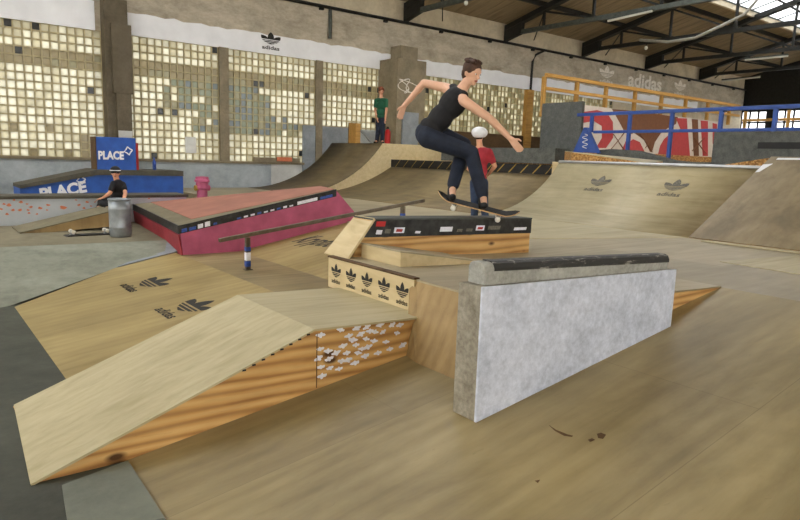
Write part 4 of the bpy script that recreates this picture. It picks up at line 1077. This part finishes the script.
# the skater, landing on the box ledge
D = 6.0
def S(u, v, dd=0.0): return onD(u, v, D+dd)
board = thing('skateboard', 'skateboard under the feet of the jumping skater, nose on the box ledge', 'skateboard', S(476, 205))
bc_ = S(477, 207.5); bu = S(516, 217.5, -.05)-S(438, 197.5, .02)
nrm = unit(np.array([0,0,1.])+.15*np.array([-.6,-.7,0]))
bu, byv, bz = skateboard(board, bc_, bu, nrm, L=.79)
ankF = bc_+bu*.03+bz*.115-byv*.01; ankR = bc_-bu*.27+bz*.125
J = dict(head=S(472,73,-.06), neck=S(461,91,-.02), chest=S(453,103,0), pelvis=S(428,133,.02),
         sh=[S(446,88,.17), S(464,101,-.13)], el=[S(424,83,.30), S(489,118,-.22)], wr=[S(404,106,.36), S(511,139,-.26)],
         hd=[S(398,122,.36)-S(404,106,.36), S(520,150,-.27)-S(511,139,-.26)],
         hip=[S(431,131,.10), S(428,138,-.07)], kn=[S(464,145,.16), S(471,153,-.08)],
         an=[ankR, ankF], toe=[ankR-bz*.06+byv*-.13+bu*.03, ankF-bz*.05+byv*-.135+bu*.03], sole=-bz)
person('skater', 'skater in black tank top and dark jeans mid-jump above the box ledge', J, S(500,84,-.3)-S(472,73,-.06), (0,0,1), .94, 'skin_fair', 'black_cloth', 'tank', 'dark_jeans', 'black', 'hair_brown', vox=.009,
       thumb=[(0,0,1), (0,0,1)])

# child with white helmet behind
def K(u, v, dd=0.0): return onD(u, v, 9.0+dd)
J = dict(head=K(479.5,135.5), neck=K(480,147), chest=K(481,158), pelvis=K(479,181),
         sh=[K(471,151.5,.13), K(489,152,-.10)], el=[K(469,169,.22), K(495,166,-.06)], wr=[K(480,180,.30), K(489,174,.14)],
         hip=[K(475.5,183,.05), K(482.5,183,-.05)], kn=[K(475,203,.06), K(484,202,-.06)], an=[K(474,220,.08), K(485.5,220,-.06)],
         toe=[K(478,224,.2), K(490,224,.06)])
person('child', 'child in red t-shirt, jeans and white helmet standing behind the skater', J, K(486,137,.16)-K(479.5,135.5), (0,0,1), .80, 'skin', 'red_cloth', 'short', 'jeans', 'black', 'hair_brown', hat='helmet')

# boy on the roll-in
GX = 11.3
def G(u, v, dd=0.0): return onD(u, v, 17.0+dd)
J = dict(head=G(381.3,91.3), neck=G(381.3,98), chest=G(381.3,106), pelvis=G(380.5,119),
         sh=[G(376.2,100.5,.06), G(386.2,100.5,-.06)], el=[G(375.2,110,.08), G(386.4,110,-.08)], wr=[G(377,118.5,-.05), G(385.2,119,-.14)],
         hip=[G(378.7,120,.03), G(382.6,120,-.03)], kn=[G(378.2,131,.03), G(382.6,131,-.06)], an=[G(376.8,140.8,.05), G(382.2,140.8,-.05)],
         toe=[G(374.5,142.4,-.08), G(383.2,142.8,-.2)])
person('boy', 'boy in green t-shirt and dark trousers standing on top of the roll-in', J, G(384,94,-.22)-G(381.3,91.3), (0,0,1), .86, 'skin', 'green_cloth', 'short', 'dark_jeans', 'black', 'hair_red')

# seated person on the small ramp
def T(u, v, dd=0.0): return onD(u, v, 9.9+dd)
J = dict(head=T(115.5,173), neck=T(117,181), chest=T(118,188), pelvis=T(117.5,202),
         sh=[T(113.5,184,-.12), T(122.5,184.5,.08)], el=[T(110,193,-.18), T(125.5,193,-.05)], wr=[T(103.5,197.5,-.22), T(123,202,-.15)],
         hd=[T(98,199,-.25)-T(103.5,197.5,-.22), (0,-.1,-.6)],
         hip=[T(115,203,-.08), T(118,203,.08)], kn=[T(101.5,202.5,-.22), T(103,201,.10)], an=[T(110,207.5,-.25), T(99.5,207,-.1)],
         toe=[T(105,208.5,-.34), T(96.5,208.5,-.2)])
person('seated_person', 'person in black cap and black t-shirt sitting on the small ramp behind the bin', J, T(113.5,174.5,-.25)-T(115.5,173), (0,0,1), .78, 'skin', 'black_cloth', 'short', 'black_cloth', 'black', 'hair_brown', hat='cap')

# ------------------------------------------------------------------ light and camera
wd_ = bpy.data.worlds.new('overcast'); SC.world = wd_; wd_.use_nodes = True
nt = wd_.node_tree; bg = nt.nodes['Background']
tc = nt.nodes.new('ShaderNodeTexCoord'); sepx = nt.nodes.new('ShaderNodeSeparateXYZ'); nt.links.new(tc.outputs['Generated'], sepx.inputs[0])
nt.links.new(ramp(nt, sepx.outputs[2], [(.0, (1.0,1.0,.99)), (.30, (.80,.81,.82)), (.7, (.42,.435,.46)), (1, (.38,.395,.42))]), bg.inputs['Color'])
bg.inputs['Strength'].default_value = 10.5
# yard outside the windows
yard = struct(MB().box(-30, 60, 16.7, 60, -1.6, -1.5).build('ground', 'white_brick'))

cam = bpy.data.cameras.new('camera'); co = bpy.data.objects.new('camera', cam); COL.objects.link(co)
cam.sensor_width = 36; cam.lens = F/800*36; cam.clip_start = .05; cam.clip_end = 200
mw = Matrix.Identity(4)
for r in range(3):
    for c in range(3): mw[r][c] = float(ROT[r][c])
co.matrix_world = mw
SC.camera = co
SC.view_settings.view_transform = 'Standard'; SC.view_settings.look = 'None'; SC.view_settings.gamma = 1; SC.view_settings.use_curve_mapping = False
SC.view_settings.exposure = -0.08
SC.cycles.max_bounces = 8; SC.cycles.diffuse_bounces = 5; SC.cycles.use_denoising = True
for o in list(COL.objects):
    if o.parent is None: o.location.z += LIFT
